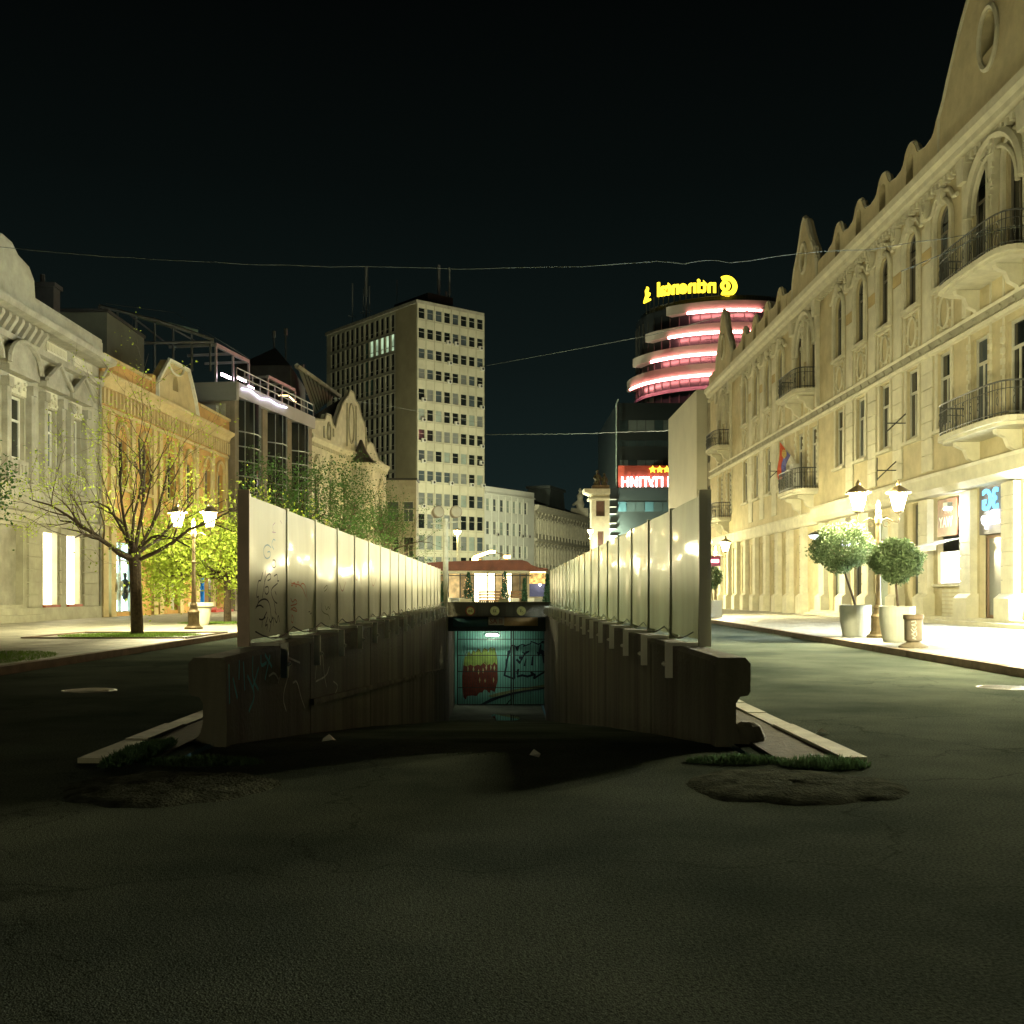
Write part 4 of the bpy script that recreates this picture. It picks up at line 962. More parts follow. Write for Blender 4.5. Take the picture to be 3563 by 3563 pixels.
# pilaster strips between the bays
allb = sorted(norm)
for a, b in zip(allb, allb[1:]):
    if b - a > 4: continue
    c = (a + b) / 2; mb = MB(); m2 = MB(); m3 = MB(); mb.box(c - .42, c + .42, -.05, 0, 10.36, 13.2); mb.box(c - .3, c + .3, -.02, 0, 5.6, 15.3); mb.box(c - .42, c + .42, -.07, 0, 13.7, 14.55); m2.box(c - .42, c + .42, -.065, 0, 13.22, 13.68)
    mb.ext([(c - .2, 14.75), (c + .2, 14.75), (c + .26, 15.38), (c - .26, 15.38)], -.22, 0)
    m3.tube([(c, -.2, 15.0)] + [(c + .12 * math.cos(w), -.23, 15.05 + .25 * math.sin(w)) for w in (0, 1.5, 3, 4.5, 6)], .06, 5)
    for j in range(7): zz = 5.6 + j * .6; (mb.box(c - .5, c + .5, -.06, 0, zz, zz + .57))
    mb.build('pilaster', M_trim, e); m2.build('pilaster_panel', M_oranget, e); m3.build('corbel_ornament', M_trim, e)
# parapet scallops above the cornice
def scallop(b0, b1, zt=18.1):
    # wavy parapet bay with an arched niche
    c = (b0 + b1) / 2; r = .62
    top = [(b0, 16.46), (b0, 17.42), (c - .95, 17.50), (c - .72, 17.62)] + arc(c, 17.56, .62, 8, PI * .86, PI * .14) + [(c + .72, 17.62), (c + .95, 17.50), (b1, 17.42), (b1, 16.46)]
    inn = [(c - .36, 16.48)] * 2 + [(c - .36, 17.0), (c - .36, 17.4)] + arc(c, 17.42, .36, 8, PI * .9, PI * .1) + [(c + .36, 17.4), (c + .36, 17.0)] + [(c + .36, 16.48)] * 2
    top = [(x, 16.46 + (z - 16.46) * 1.0) for x, z in top]
    mb = MB(); mb.ringext(top, inn, -.12, .16); o = mb.build('parapet', M_ochre, e)
    t = MB(); t.tube([(x, -.02, z + .03) for x, z in top[1:-1]], .085, 5); t.build('coping', M_trim, o)
for b in norm: scallop(b - 1.5, b + 1.5)
bz = [(LY(82.3), LY(79.6)), (LY(74.0), LY(71.8)), (LY(59.8), LY(58.3)), (LY(53.9), LY(52.1)), (LY(40.1) - .0, LY(40.1) + .001)]
for a, b in ((0, LY(79.6)), (LY(74.0), LY(71.8)), (LY(59.8), LY(58.4)), (LY(53.8), LY(52.1)), (LY(28.8), LY(28.9))):
    if b - a > .3: mb = MB(); mb.box(a, b, -.1, .15, 16.46, 17.42); mb.build('parapet', M_ochre, e)
for i in range(5): pass
gable(e, LY(34.45), [(4.3, 16.46), (4.3, 17.9), (3.9, 18.3), (3.5, 18.9), (3.0, 19.5), (2.6, 20.0), (1.9, 20.7), (1.2, 21.3), (.6, 21.6), (0, 21.7)], 16.46, (-.3, 18.75, .55, .85))
gable(e, LY(56.15), [(2.3, 16.46), (2.15, 17.6), (1.85, 18.2), (1.35, 18.7), (.95, 19.2), (.62, 19.7), (.35, 20.1), (0, 20.35)], 16.46, (0, 18.3, .42, .62))
gable(e, LY(76.8), [(2.7, 16.46), (2.6, 17.6), (2.3, 18.2), (1.6, 18.9), (1.1, 19.5), (.7, 20.2), (.4, 20.7), (0, 20.95)], 16.46, (0, 18.4, .5, .7))
# back parapet roof hump
mb = MB(); mb.ext([(1.2, 16.45), (11.5, 16.45), (9, 17.9), (4, 17.9)], .2, OB.L - .2, 'x'); mb.build('roof', M_darkroof, e)
for c, w in ((LY(34.4), 2.65), (LY(56.15), 2.1), (LY(76.8), 2.1)):
    balcony(e, c - w, c + w, 11.3, 1.15); balcony(e, c - w, c + w, 6.35, 1.15)
# ground floor: rusticated pilasters and plinths
def gpil(Yc, w=.42, top=4.55, base=True):
    c = LY(Yc); mb = MB()
    for j in range(8): mb.box(c - w, c + w, -.24, 0, 1.15 + j * .425, 1.15 + j * .425 + .40)
    mb.box(c - w * .94, c + w * .94, -.20, 0, 1.1, top)
    if base: mb.box(c - w - .1, c + w + .1, -.42, 0, .12, 1.0); mb.ext([(0, 1.0), (-.42, 1.0), (-.24, 1.15), (0, 1.15)], c - w - .1, c + w + .1, 'x')
    mb.build('pilaster', M_trim, e)
for y in (23.2, 26.6, 29.8, 33.28, 36.35, 40.0, 42.9, 46.4, 49.5, 52.8, 56.3, 59.0, 61.5, 64.3, 67.0, 69.7, 72.3, 75, 77.7, 80.5): gpil(y, .42 if y < 54 else .34)
mb = MB(); mb.box(LY(54), OB.L, -.75, -.43, .10, .26); mb.box(LY(54), OB.L, -.43, 0, .10, .36)
mb.build('step', M_trim, e)
# first shop bay: hatch window with awning, poster, shutter panel
c0, c1 = LY(39.2), LY(36.95)
mb = MB(); mb.box(c0 + .04, c1 - .45, .10, .16, 1.52, 2.62); mb.build('shop_window', emi('hatch_light', (1., .93, .78), 4.5, .25, 2), e)
mb = MB(); mb.box(c0 + .1, c1 - .5, -.05, .0, 3.16, 4.46); po = mb.build('poster', mat('poster_brown', (.24, .10, .05), .5, .6, 1.6), e)
t = text_mesh('SUB', .38, .004, True, .01); t.build('lettering', mat('poster_pale', (.45, .30, .22), .5, .2, 4), po, (c1 - 1.2, -.056, 3.95))
t = text_mesh('WAY', .50, .004, True, .012); t.build('lettering', M_white, po, (c0 + .85, -.058, 3.48))
mb = MB(); mb.ext([(0, 3.05), (-.85, 2.82), (-.85, 2.62), (-.83, 2.62), (-.83, 2.80), (0, 3.02)], c0 - .15, c1 - .3, 'x'); mb.build('awning', M_white, e)
mb = MB(); mb.box(c0, c1 - .3, -.22, .1, 1.40, 1.485)
for j in range(7): mb.box(c0 + .45, c1 - .3, -.03, -.001, .35 + j * .14, .46 + j * .14)
mb.build('shutter', M_trim, e)
# neon sign bay with glass door
c0, c1 = LY(35.75), LY(33.85)
mb = MB(); mb.box(c0 + .02, c1 - .02, -.02, .2, 3.05, 4.66); sb = mb.build('sign_panel', mat('sign_grey', (.18, .17, .17), .5, .25, 1), e)
t = text_mesh('3G', .95, .05, True, .018, 0); t.build('lettering', emi('blue_neon', (.22, .66, 1.), 2.2), sb, ((c0 + c1) / 2 - .0, -.08, 3.82))
t = text_mesh('Shop', .60, .05, True, .012, .35); t.build('lettering', M_wneon, sb, ((c0 + c1) / 2 + .05, -.08, 3.36))
d = MB(); d.box(c0 + .30, c0 + .40, .1, .2, .35, 3.02); d.box(c1 - .12, c1 - .02, .1, .2, .35, 3.02); d.box(c0 + .40, c1 - .12, .1, .2, 2.92, 3.02); d.box(c0 + .40, c1 - .12, .1, .2, .35, .47)
dr = d.build('door', mat('door_brown', (.24, .15, .09), .6, .2, 4), e); d = MB(); d.box(c0 + .40, c1 - .12, .14, .16, .47, 2.92); d.build('pane', mat('door_glass', (.20, .22, .21), .25, .3, .9, spec=.6), dr)
for c0, c1, st in ((LY(32.7), LY(30.4), 0), (LY(29.3), LY(27.2), 1), (LY(26), LY(24), 0)):
    mb = MB(); mb.box(c0 + .02, c1 - .02, .12, .16, .62, 4.55); mb.build('shop_window', emi('shopfront_light', (.86, .97, .94), 75, .2, 1.5), e)
for c0, c1 in ((LY(41.6), LY(40.55)), (LY(45.6), LY(44.3)), (LY(48.6), LY(47.2)), (LY(51.6), LY(50.3))):
    window(e, c0, c1, .35, 4.5 if c0 > LY(42) else 4.3, False, M_framed, vary([M_glassm, M_glass]), .11, .08, 0, .75, name='door')
# wall lamp over the hatch
mb = MB(); mb.box(LY(37.0) - .18, LY(37.0) + .18, -.62, -.44, 4.05, 4.22); o = mb.build('wall_lamp', M_steel, e)
g = MB(); g.box(LY(37.0) - .15, LY(37.0) + .15, -.60, -.46, 3.98, 4.045); g.build('lamp_glass', emi('wall_floodlight', (.92, .97, 1.), 1000), o)
# small signs
mb = MB(); mb.box(LY(54.6), LY(54.2), -.5, -.1, 3.45, 3.75)
e2 = thing('hanging_sign', (14.9, 52.3, 3.95), 'small dark oval hanging sign with a white lit underside on the right palace', 'sign')
mb = MB(); mb.lathe([(.01, .14), (.20, .12), (.36, .02), (.37, -.02)], (0, 0, 0), 20); mb.build('shade', M_dark, e2)
mb = MB(); mb.lathe([(.35, -.03), (.24, -.16), (.01, -.22)], (0, 0, 0), 20); mb.build('diffuser', emi('oval_light', (.85, .9, 1.), 7), e2)
mb = MB(); mb.tube([(.6, 0, .17), (-.1, 0, .17)], .02, 5); mb.build('bracket', M_iron, e2)
e2 = thing('hanging_sign', (15.0, 47.3, 3.2), 'small lit violet sign box behind the clipped trees', 'sign')
mb = MB(); mb.box(-.4, .4, -.06, .06, 0, .3); mb.build('sign_box', emi('violet_light', (.6, .6, 1.), 7), e2); mb = MB(); mb.tube([(.5, 0, .15), (.4, 0, .15)], .02, 4); mb.build('bracket', M_iron, e2)
p = W(1340.5, 1057, 47)
e2 = thing('neon_sign', (p.x, 47, p.z - .1), 'small glowing pink sign above the last potted tree at the fence end', 'sign')
mb = MB(); mb.box(-.52, .42, -.04, .04, -.16, .28); mb.build('sign_box', mat('plum_board', (.20, .03, .06), .6, .3, 3), e2)
mb = MB(); mb.box(-.3, .34, -.07, -.045, .0, .13); mb.build('lit_letters', emi('pink_sign', (1., .45, .55), 14), e2)
mb = MB(); mb.tube([(0, 0, -.16), (0, 0, -3)], .03, 5); mb.build('post', M_iron, e2)
for y, z in ((60.5, 8.8), (43.2, 6.9), (42.2, 8.6)):
    q = (14.9, y); e2 = thing('wire_bracket', (15.5, y, z - .9), 'iron wire bracket on the right palace, %s' % {60.5: 'beside the flag', 43.2: 'low above the shop cornice', 42.2: 'between two first-floor windows'}[y], 'bracket')
    mb = MB(); mb.tube([(0, 0, 0), (-.8, 0, 0), (-.8, 0, -.35), (0, 0, .4)], .025, 5); mb.tube([(-.8, 0, -.4), (-.8, 0, .5)], .02, 5); mb.build('bracket_frame', M_iron, e2)
# air conditioners on the balcony
for i in (0, 1):
    q = OB.world(LY(56.6) + i * .95, -.75, 6.4); e2 = thing('air_conditioner', q, 'white air conditioner standing on the lower middle balcony, %s one' % ('farther', 'nearer')[i], 'air conditioner', rz=OB.e.rotation_euler.z)
    mb = MB(); mb.box(-.36, .36, -.16, .16, 0, 1.1 + i * .2); 
    mb.build('casing', M_ac, e2); g = MB()
    for k in range(14): g.box(-.28, .28, -.18, -.161, .1 + k * .07, .13 + k * .07)
    g.build('grille', M_iron, e2)
# flag
e2 = thing('flag', (14.2, 57.0, 7.1), 'red, blue and white flag with an emblem on a slanted pole', 'flag')
p0 = Vector((0, 0, 0)); tip = W(1471, 832, 59) - Vector((14.2, 57.0, 7.1)); fly = W(1501, 871, 58.4) - Vector((14.2, 57.0, 7.1))
mb = MB(); mb.tube([(.9, -.5, -.3), tuple(fly), tuple(tip)], .022, 5); mb.build('pole', M_post, e2)
low0 = W(1467, 905, 59) - Vector((14.2, 57, 7.1)); low1 = W(1482, 905, 58.6) - Vector((14.2, 57, 7.1))
cols = [mat('flag_red', (.50, .10, .05), .8, .15, 6, trans=.3), mat('flag_blue', (.12, .12, .32), .8, .15, 6, trans=.3), mat('flag_white', (.58, .56, .48), .8, .1, 6, trans=.3)]
for k in range(3):
    mb = MB(); n = 10
    for i in range(n + 1):
        t = i / n
        for q in (k / 3, (k + 1) / 3):
            a = tip.lerp(fly, q); b = low0.lerp(low1, q * (1 - .0)); r = a.lerp(b, t); r += Vector((.05 * math.sin(t * 7 + q * 4), .10 * math.sin(t * 9 + q * 5), 0)); mb.v.append(tuple(r))
    for i in range(n): mb.f.append((2 * i, 2 * i + 1, 2 * i + 3, 2 * i + 2))
    mb.build('stripe', cols[k], e2)
c = tip.lerp(low1, .45) + Vector((.06, -.16, .15)); mb = MB(); mb.ext([(c.x - .12, c.z + .2), (c.x + .12, c.z + .2), (c.x + .12, c.z - .05), (c.x, c.z - .2), (c.x - .12, c.z - .05)], c.y - .01, c.y); mb.ext([(c.x - .1, c.z + .22), (c.x - .06, c.z + .32), (c.x, c.z + .25), (c.x + .06, c.z + .32), (c.x + .1, c.z + .22)], c.y - .01, c.y); mb.build('emblem', mat('emblem_gold', (.45, .32, .12), .7, .3, 9), e2)

# ================================================================ MODERN CREAM BLOCK (right, beyond)
MBk = Fac('cream_block', (15.5, 99.9), (15.5, 82.9), 'plain modern cream block with an overhanging upper storey between palace and hotel')
e = MBk.e; zt = 16.8
mb = MB(); mb.box(0, 14.6, -.5, 10, 8.6, zt + .2); mb.build('upper_storey', M_cream, e)
mb = MB(); mb.box(0, 14.5, .0, 9.9, 0, 8.58); mb.build('lower_storey', M_stonel, e)
mb = MB(); mb.box(14.6, 17.0, .3, 10, 0, 16.3); mb.build('stair_wall', M_stone, e)
for k in range(3): window(e, 15.3, 16.5, 3.2 + k * 4, 5.4 + k * 4, False, M_framed, M_glassc, .23, .06, 1, .6)

# ================================================================ HOTEL
e = thing('hotel_tower', (22, 150, 0), 'dark glass hotel tower with red-lit curved terraces and a rooftop sign', 'building')
HX, HYc, HR = 32.6, 165, 14.0
def hl(x, y, z): return (x - 22, y - 150, z)
def H(px_, Y): return (px_ - CX) * Y / F
# lower block and podium
x0 = H(1164, 150); mb = MB(); mb.box(x0 - 22, 60 - 22, 0, 30, 0, 27.2); mb.build('lower_block', mat('hotel_dark', (.014, .022, .024), .35, .3, .2, spec=.5), e)
bl = mat('hotel_blind', (.10, .13, .13), .5, .35, .25); bd = mat('hotel_glass', (.03, .05, .055), .25, .4, .3, spec=.6)
for r_, (ya, yb) in enumerate(((793, 814), (868, 885), (831, 842))):
    za, zb_ = CZ + (HY - yb) * 150 / F, CZ + (HY - ya) * 150 / F
    for k in range(9):
        xa = H(1169.5 + k * 16.5, 150) - 22; mb = MB(); mb.box(xa, xa + 1.1, -.06, 0, za, zb_); mb.build('window', bl if (k * 3 + r_) % 4 and r_ != 2 else bd, e)
xp = H(1150, 145); mb = MB(); mb.box(xp - 22, 38, -5, 0, 0, CZ + (HY - 921) * 145 / F); mb.build('podium', mat('podium_dark', (.02, .03, .032), .3, .3, .2, spec=.5), e)
for (ya, yb) in ((947, 965), (1010, 1030)):
    for k in range(9):
        xa = H(1166 + k * 17, 145) - 22; za, zb_ = CZ + (HY - yb) * 145 / F, CZ + (HY - ya) * 145 / F; mb = MB(); mb.box(xa, xa + 1.1, -5.06, -5, za, zb_); mb.build('window', bd if k % 3 else mat('podium_blue', (.04, .10, .13), .3, .3, .3), e)
mb = MB()
for yy in (943, 957, 970, 988, 999, 1012, 1031): z_ = CZ + (HY - yy) * 144.6 / F; mb.box(H(1150, 144.6) - 22, H(1163, 144.6) - 22, -5.5, -5.01, z_, z_ + .1)
mb.build('slat', M_steel, e)
mb = MB(); x = H(1163, 149.5) - 22; mb.tube([(x, -.6, CZ + (HY - 919) * 149.4 / F), (x, -.6, 27.0), (x + .25, -.6, 27.6)], .11, 6); mb.build('light_strip', mat('edge_pipe', (.3, .4, .36), .4, .2, 2), e)
# round tower body
def arcp(r, t0, t1, n): return [(HX - r * math.sin(t0 + (t1 - t0) * i / n), HYc - r * math.cos(t0 + (t1 - t0) * i / n)) for i in range(n + 1)]
rad = math.radians
mb = MB(); c = (HX - 22, HYc - 150, 27.2)
mb.lathe([(12.6, 0), (12.6, 14.6), (12.0, 14.7), (12.0, 15.5)], c, 48); mb.build('round_tower', mat('tower_glass', (.02, .026, .03), .3, .4, .4, spec=.6), e)
for i in range(26):
    t = rad(-60 + i * 7); q = (HX - 12.66 * math.sin(t) - 22, HYc - 12.66 * math.cos(t) - 150); mb = MB(); mb.box(-.06, .06, -.06, .06, 0, 13.5); mb.build('mullion', M_iron, e, (q[0], q[1], 27.3))
for x_, za, zb_ in ((1216, 33, 37.2), (1224, 33, 37)): mb = MB(); q = H(x_, 162); mb.box(q - 22 - .22, q - 22 + .22, 12, 12.4, za, zb_); mb.build('column', mat('pale_column', (.25, .27, .27), .6, .2, .5), e)
bm = mat('terrace_band', (.52, .48, .42), .6, .1, .4)
for k, (z0, h, t0, t1, n0, n1) in enumerate(((40.3, 1.25, 43.6, -42, 30, -12), (37.3, 1.2, 60.5, -30, 42, -18), (34.4, 1.25, 76, -30, 55, -18), (31.5, 1.5, 92, -30, 80, -18))):
    a = arcp(HR, rad(t0), rad(t1), 36); b = arcp(HR - .25, rad(t0), rad(t1), 36)
    mb = MB()
    for i in range(36):
        (ax, ay), (bx, by), (cx_, cy_), (dx_, dy_) = a[i], a[i + 1], b[i + 1], b[i]
        P = lambda x, y, z: hl(x, y, z)
        mb.add([P(ax, ay, z0), P(bx, by, z0), P(cx_, cy_, z0), P(dx_, dy_, z0), P(ax, ay, z0 + h), P(bx, by, z0 + h), P(cx_, cy_, z0 + h), P(dx_, dy_, z0 + h)], [(0, 1, 5, 4), (2, 3, 7, 6), (4, 5, 6, 7), (0, 3, 2, 1)] + ([(0, 4, 7, 3)] if i == 0 else []) + ([(1, 2, 6, 5)] if i == 35 else []))
    bnd = mb.build('terrace', bm, e)
    n = MB(); n.tube([hl(x, y, z0 - .16) for x, y in arcp(HR + .05, rad(n0), rad(n1), 24)], .17, 6); n.build('neon_tube', M_neon, bnd)
    s_ = MB(); o2 = arcp(HR - .05, rad(t0), rad(t1), 30); i2 = arcp(12.62, rad(t0), rad(t1), 30)
    for i in range(30): s_.poly(hl(*o2[i], z0 + .02), hl(*o2[i + 1], z0 + .02), hl(*i2[i + 1], z0 + .02), hl(*i2[i], z0 + .02)); 
    s_.build('soffit', mat('soffit_paint', (.55, .42, .42), .7, .1, .5), bnd)
    rr = MB(); rr.tube([hl(x, y, z0 + h + .7) for x, y in arcp(HR - .3, rad(min(t0, 20)), rad(-30), 14)], .05, 4)
    for x, y in arcp(HR - .3, rad(min(t0, 20)), rad(-30), 28): rr.box(x - 22 - .03, x - 22 + .03, y - 150 - .03, y - 150 + .03, z0 + h, z0 + h + .7)
    rr.build('railing', M_iron, bnd)
mb = MB(); mb.lathe([(13.0, 0), (12.9, .5)], (HX - 22, HYc - 150, 29.6), 48); mb.build('ledge', mat('ledge_violet', (.10, .09, .12), .5, .2, .5), e)
# curved rooftop sign (its own thing)
e = thing('rooftop_sign', (HX, HYc, 41.8), 'glowing yellow mirrored rooftop sign with a big ring letter on the hotel', 'sign')
def bend(mb, t_c, r, z, wscale=1.):
    out = MB(); out.f = mb.f
    for (x, y, zz) in mb.v:
        t = rad(t_c) - (x * wscale) / r; rr = r - y * 1.; out.v.append((-rr * math.sin(t), -rr * math.cos(t), z + zz + .95 * (math.degrees(t) - 7) / 50))
    return out
SR = 13.2
t = text_mesh('ntinental', 2.75, .22, True, .085, .0); xs_ = [v[0] for v in t.v]; wd = max(xs_) - min(xs_)
a0 = rad(56); a1 = rad(15)     # text from the left end to the ring
sc = (a0 - a1) * SR * .96 / wd; t.v = [(v[0] * sc + 0, v[1], v[2] * 1.0) for v in t.v]
t2 = bend(t, 33.5, SR, 1.0); t2.build('lettering', M_yneon, e)
r_ = MB(); r_.tube([(1.12 * math.cos(w), 0, 1.12 * math.sin(w)) for w in [rad(a) for a in range(-125, 126, 10)]], .34, 8)
bend(r_, 7.5, SR, 1.9).build('ring_letter', M_yneon, e)
r_ = MB(); r_.ringext([(.70 * math.cos(w) - .2, .70 * math.sin(w)) for w in [rad(a) for a in range(0, 360, 15)]], [(.16 * math.cos(w) - .2, .34 * math.sin(w)) for w in [rad(a) for a in range(0, 360, 15)]], -.1, .1)
bend(r_, 7.5, SR, 1.9).build('lettering', M_yneon, e)
hs = MB(); hs.ext([(-1.2, -.55), (.5, -.35), (.5, -.1), (-.1, -.2), (-.05, .25), (.3, .35), (.4, .75), (.15, .85), (.05, .65), (-.1, .95), (.05, 1.4), (-.1, 1.65), (-.35, 1.75), (-.45, 1.45), (-.75, 1.2), (-.65, .5), (-.9, .1), (-1.1, -.2)], -.1, .1)
bend(hs, 62, SR, 1.0).build('horse_emblem', M_yneon, e)
fr_ = MB()
for a in range(4, 66, 4): x, y = -SR * math.sin(rad(a)), -SR * math.cos(rad(a)); fr_.box(x - .05, x + .05, y + .3, y + .4, -.1, 2.0)
fr_.tube([(-(SR - .35) * math.sin(rad(a)), -(SR - .35) * math.cos(rad(a)), .55) for a in range(2, 66, 4)], .06, 4); fr_.build('frame', M_dark, e)
# hotel name on the podium roof
e = thing('hotel_sign', (H(1228, 145), 144.6, CZ + (HY - 920) * 145 / F), 'white lit mirrored Cyrillic hotel name with four yellow stars on the podium roof', 'sign')
t = text_mesh('ХОТЕЛ ПУПИН', 1.75, .12, True, .03); xs_ = [v[0] for v in t.v]; m0 = min(xs_); sc = 12.0 / (max(xs_) - m0)
x_left = H(1172, 145) - H(1228, 145); t.v = [((v[0] - m0) * sc * .95 + x_left, v[1], v[2]) for v in t.v]; t.build('lettering', M_wneon, e, (0, 0, .1))
for k in range(4):
    c = H(1230.6 + k * 13.3, 145) - H(1228, 145); pts = []
    for j in range(10): w = PI / 2 + j * PI / 5; q = .52 if j % 2 == 0 else .26; pts.append((c + q * math.cos(w), 2.35 + q * math.sin(w)))
    mb = MB(); mb.ext(pts, -.06, .06); mb.build('star', M_star, e)
mb = MB(); mb.box(x_left - .2, 8, .15, .3, 0, .1); mb.build('frame', M_dark, e)
mb = MB(); mb.box(x_left - .4, 9, .35, .42, -.0, 2.9); mb.build('red_glow_panel', mat('painted_red_glow', (.30, .05, .03), .5, .2, .6), e)  # red glow around the hotel letters, put into a panel's colour

# ================================================================ FLOODLIT CORNER TOWER
T0 = 130
x0, x1 = H(1116, T0), H(1150, T0); zt = CZ + (HY - 925) * T0 / F
CT = Fac('corner_tower', (x0, T0), (x1, T0), 'brightly floodlit cream corner turret with statues on its cornice'); e = CT.e; Lq = CT.L
k_ = T0 / F; zz = lambda y: CZ + (HY - y) * k_
wall(CT, M_trim, [(0, zz(992), [(Lq * .33, Lq * .68, 2.2, zz(1002), False)]), (zz(992), zz(937), [(Lq * .25, Lq * .75, zz(974), zz(944), False)])], .5, 2.4)
mb = MB(); mb.box(-.35, Lq, -.4, 2.4, zz(943) , zz(939)); mb.ext([(-.25, zz(933)), (-.85, zz(929)), (-.95, zz(923)), (Lq, zz(923)), (Lq, zz(933))], -.8, 2.4); mb.box(0, Lq, 0, 2.4, zz(938.9), zz(933.1)); mb.build('cornice', M_trim, e)
mb = MB(); mb.box(.15, Lq, .2, 2.2, zz(922.9), zz(915)); mb.build('attic', mat('attic_brown', (.30, .22, .13), .8, .2, 2), e)
for q0, q1, a, b, nm in ((.25, .75, 974, 944, 'window'), (.33, .68, 1050, 1002, 'window')): window(e, Lq * q0, Lq * q1, zz(a), zz(b), False, M_framed, mat('red_curtain', (.09, .045, .03), .6, .3, 2), .4, .08, 0, 0)
for k, (qx, s_) in enumerate(((.35, 1.), (.75, .8))):
    e2 = thing('statue', CT.world(Lq * qx, .9, zz(915)), ('larger' if k == 0 else 'smaller') + ' dark seated statue on top of the floodlit corner tower', 'statue')
    mb = MB(); mb.lathe([(.42 * s_, 0), (.42 * s_, .4 * s_), (.30 * s_, .5 * s_), (.36 * s_, .9 * s_), (.30 * s_, 1.25 * s_), (.12 * s_, 1.45 * s_), (.13 * s_, 1.5 * s_), (.17 * s_, 1.65 * s_), (.13 * s_, 1.85 * s_), (.03, 1.9 * s_)], n=12); mb.tube([(-.3 * s_, 0, 1.2 * s_), (-.45 * s_, -.2, .85 * s_), (-.1, -.4, .75 * s_)], .08 * s_, 6); mb.tube([(.3 * s_, 0, 1.2 * s_), (.45 * s_, -.2, .8 * s_), (.3, -.4, .5 * s_)], .08 * s_, 6)
    mb.build('figure', mat('bronze_dark', (.10, .09, .05), .6, .3, 5), e2)
# floodlights at its foot
e2 = thing('floodlight', (x0 + 1.2, T0 - 4.0, 5.2), 'floodlight aimed up at the bright corner tower', 'floodlight')
mb = MB(); mb.box(-.5, .5, -.2, .2, -.35, 0); mb.tube([(0, 0, -.3), (0, 0, -5.2)], .07, 6); mb.build('lamp_body', M_dark, e2); mb = MB(); mb.box(-.45, .45, .205, .22, -.3, -.02); mb.build('lamp_glass', emi('flood_glass', (1., .9, .6), 1100), e2)

# ================================================================ CLASSICAL BUILDING (far centre)
CL = Fac('classical_building', (W(1009, 0, 195).x, 195), (W(1109, 0, 229).x, 229), 'far cream neoclassical building with rows of small arched windows and dark roof', 'building'); e = CL.e
n = 17; st = CL.L / n; ops1, ops2 = [], []
zf = lambda x, y: CL.px(x, y)[1]
for i in range(n):
    c = st * (i + .5); ops1.append((c - .55, c + .55, 2.2 + 4.2, 9.4 + .2, True)); ops2.append((c - .55, c + .55, 11.9, 14.6, True))
wall(CL, M_trim, [(0, 10.8, ops1), (10.8, 16.7, ops2)], .4, 12)
for a in ops1 + ops2: window(e, *a[:4], True, M_frame, M_glassm, .3, .09, 1, .6)
mb = prof([(0, 15.9), (-.3, 16.0), (-.8, 16.5), (-.85, 16.9), (0, 17.0)], 0, CL.L); mb.ext([(0, 10.5), (-.4, 10.6), (-.45, 10.9), (0, 11.0)], 0, CL.L, 'x'); mb.ext([(0, 5.2), (-.3, 5.3), (-.35, 5.6), (0, 5.7)], 0, CL.L, 'x'); mb.build('cornice', M_trim, e)
for i in range(n):
    c = st * (i + .5)
    for z0 in (9.7, 14.7): mb = MB(); mb.ext([(c - .8, z0), (c + .8, z0), (c + .7, z0 + .25), (c, z0 + .65), (c - .7, z0 + .25)], -.4, 0); mb.build('pediment', M_trim, e)
mb = MB()
for i in range(n + 1): c = st * i; mb.box(c - .16, c + .16, -.15, 0, 5.7, 10.5); mb.box(c - .14, c + .14, -.15, 0, 11.0, 15.8)
mb.build('pilaster', M_trim, e)
mb = MB(); mb.ext([(0, 17.0), (12, 17.0), (12, 19.4), (5, 19)], 0, CL.L, 'x'); a = CL.px(1050, 940)[0]; b = CL.px(1080, 940)[0]; mb.ext([(a, 17.5), (b, 17.5), (b - 1.2, 21.2), (a + 1.2, 21.2)], 1.5, 6); mb.box(a + .2, b - .2, 1.3, 6.2, 21.2, 21.7); mb.build('roof', mat('slate', (.06, .075, .07), .6, .3, .5), e)
s_ = CL.px(1100, 970)[0]; e2 = thing('statue', CL.world(s_, .6, 16.9), 'pale roof statue above the end of the far classical building', 'statue')
mb = MB(); mb.box(-1.9, 1.6, -.6, .6, 0, 1.8); mb.build('pedestal', M_trim, e2); mb = MB(); mb.lathe([(.7, 1.8), (.9, 2.6), (.55, 3.6), (.7, 4.4), (.25, 5.0), (.38, 5.5), (.1, 5.9)], n=10); mb.tube([(-.5, 0, 3.0), (-1.6, 0, 2.4)], [.4, .2], 6); mb.build('figure', M_trim, e2)

# ================================================================ OFFICE TOWER AND WING
TW = Fac('office_tower', (-13.5, 172), (-3.2, 180.3), 'tall pale office tower with a grid of square windows and roof aerials'); e = TW.e; L = TW.L; ZT = 46.7
rows_px = [(365, 445), (515, 592), (668, 742), (818, 892), (968, 1055), (1120, 1205), (1272, 1355), (1427, 1507), (1580, 1660), (1745, 1840)]
zrow = [(TW.px(794, 488 + .2526 * b)[1], TW.px(794, 488 + .2526 * a)[1]) for a, b in rows_px]
zrow += [(zrow[-1][0] - 3.35 * k - .3, zrow[-1][1] - 3.35 * k) for k in range(1, 4)]
zrow = [(a, b) for a, b in zrow if a > 1.5]
ops = []; pit = L / 8.0; cols_ = []
for k in range(8): c = pit * (k + .5); cols_.append((c - pit * .36, c + pit * .38))
rws = []; zprev = 0
for lo, hi in sorted(zrow): rws.append((zprev, hi + .2, [(a, b, lo, hi, False) for a, b in cols_])); zprev = hi + .2
rws.append((zprev, ZT, []))
wall(TW, M_tower, rws, .22, 28, shell=False)
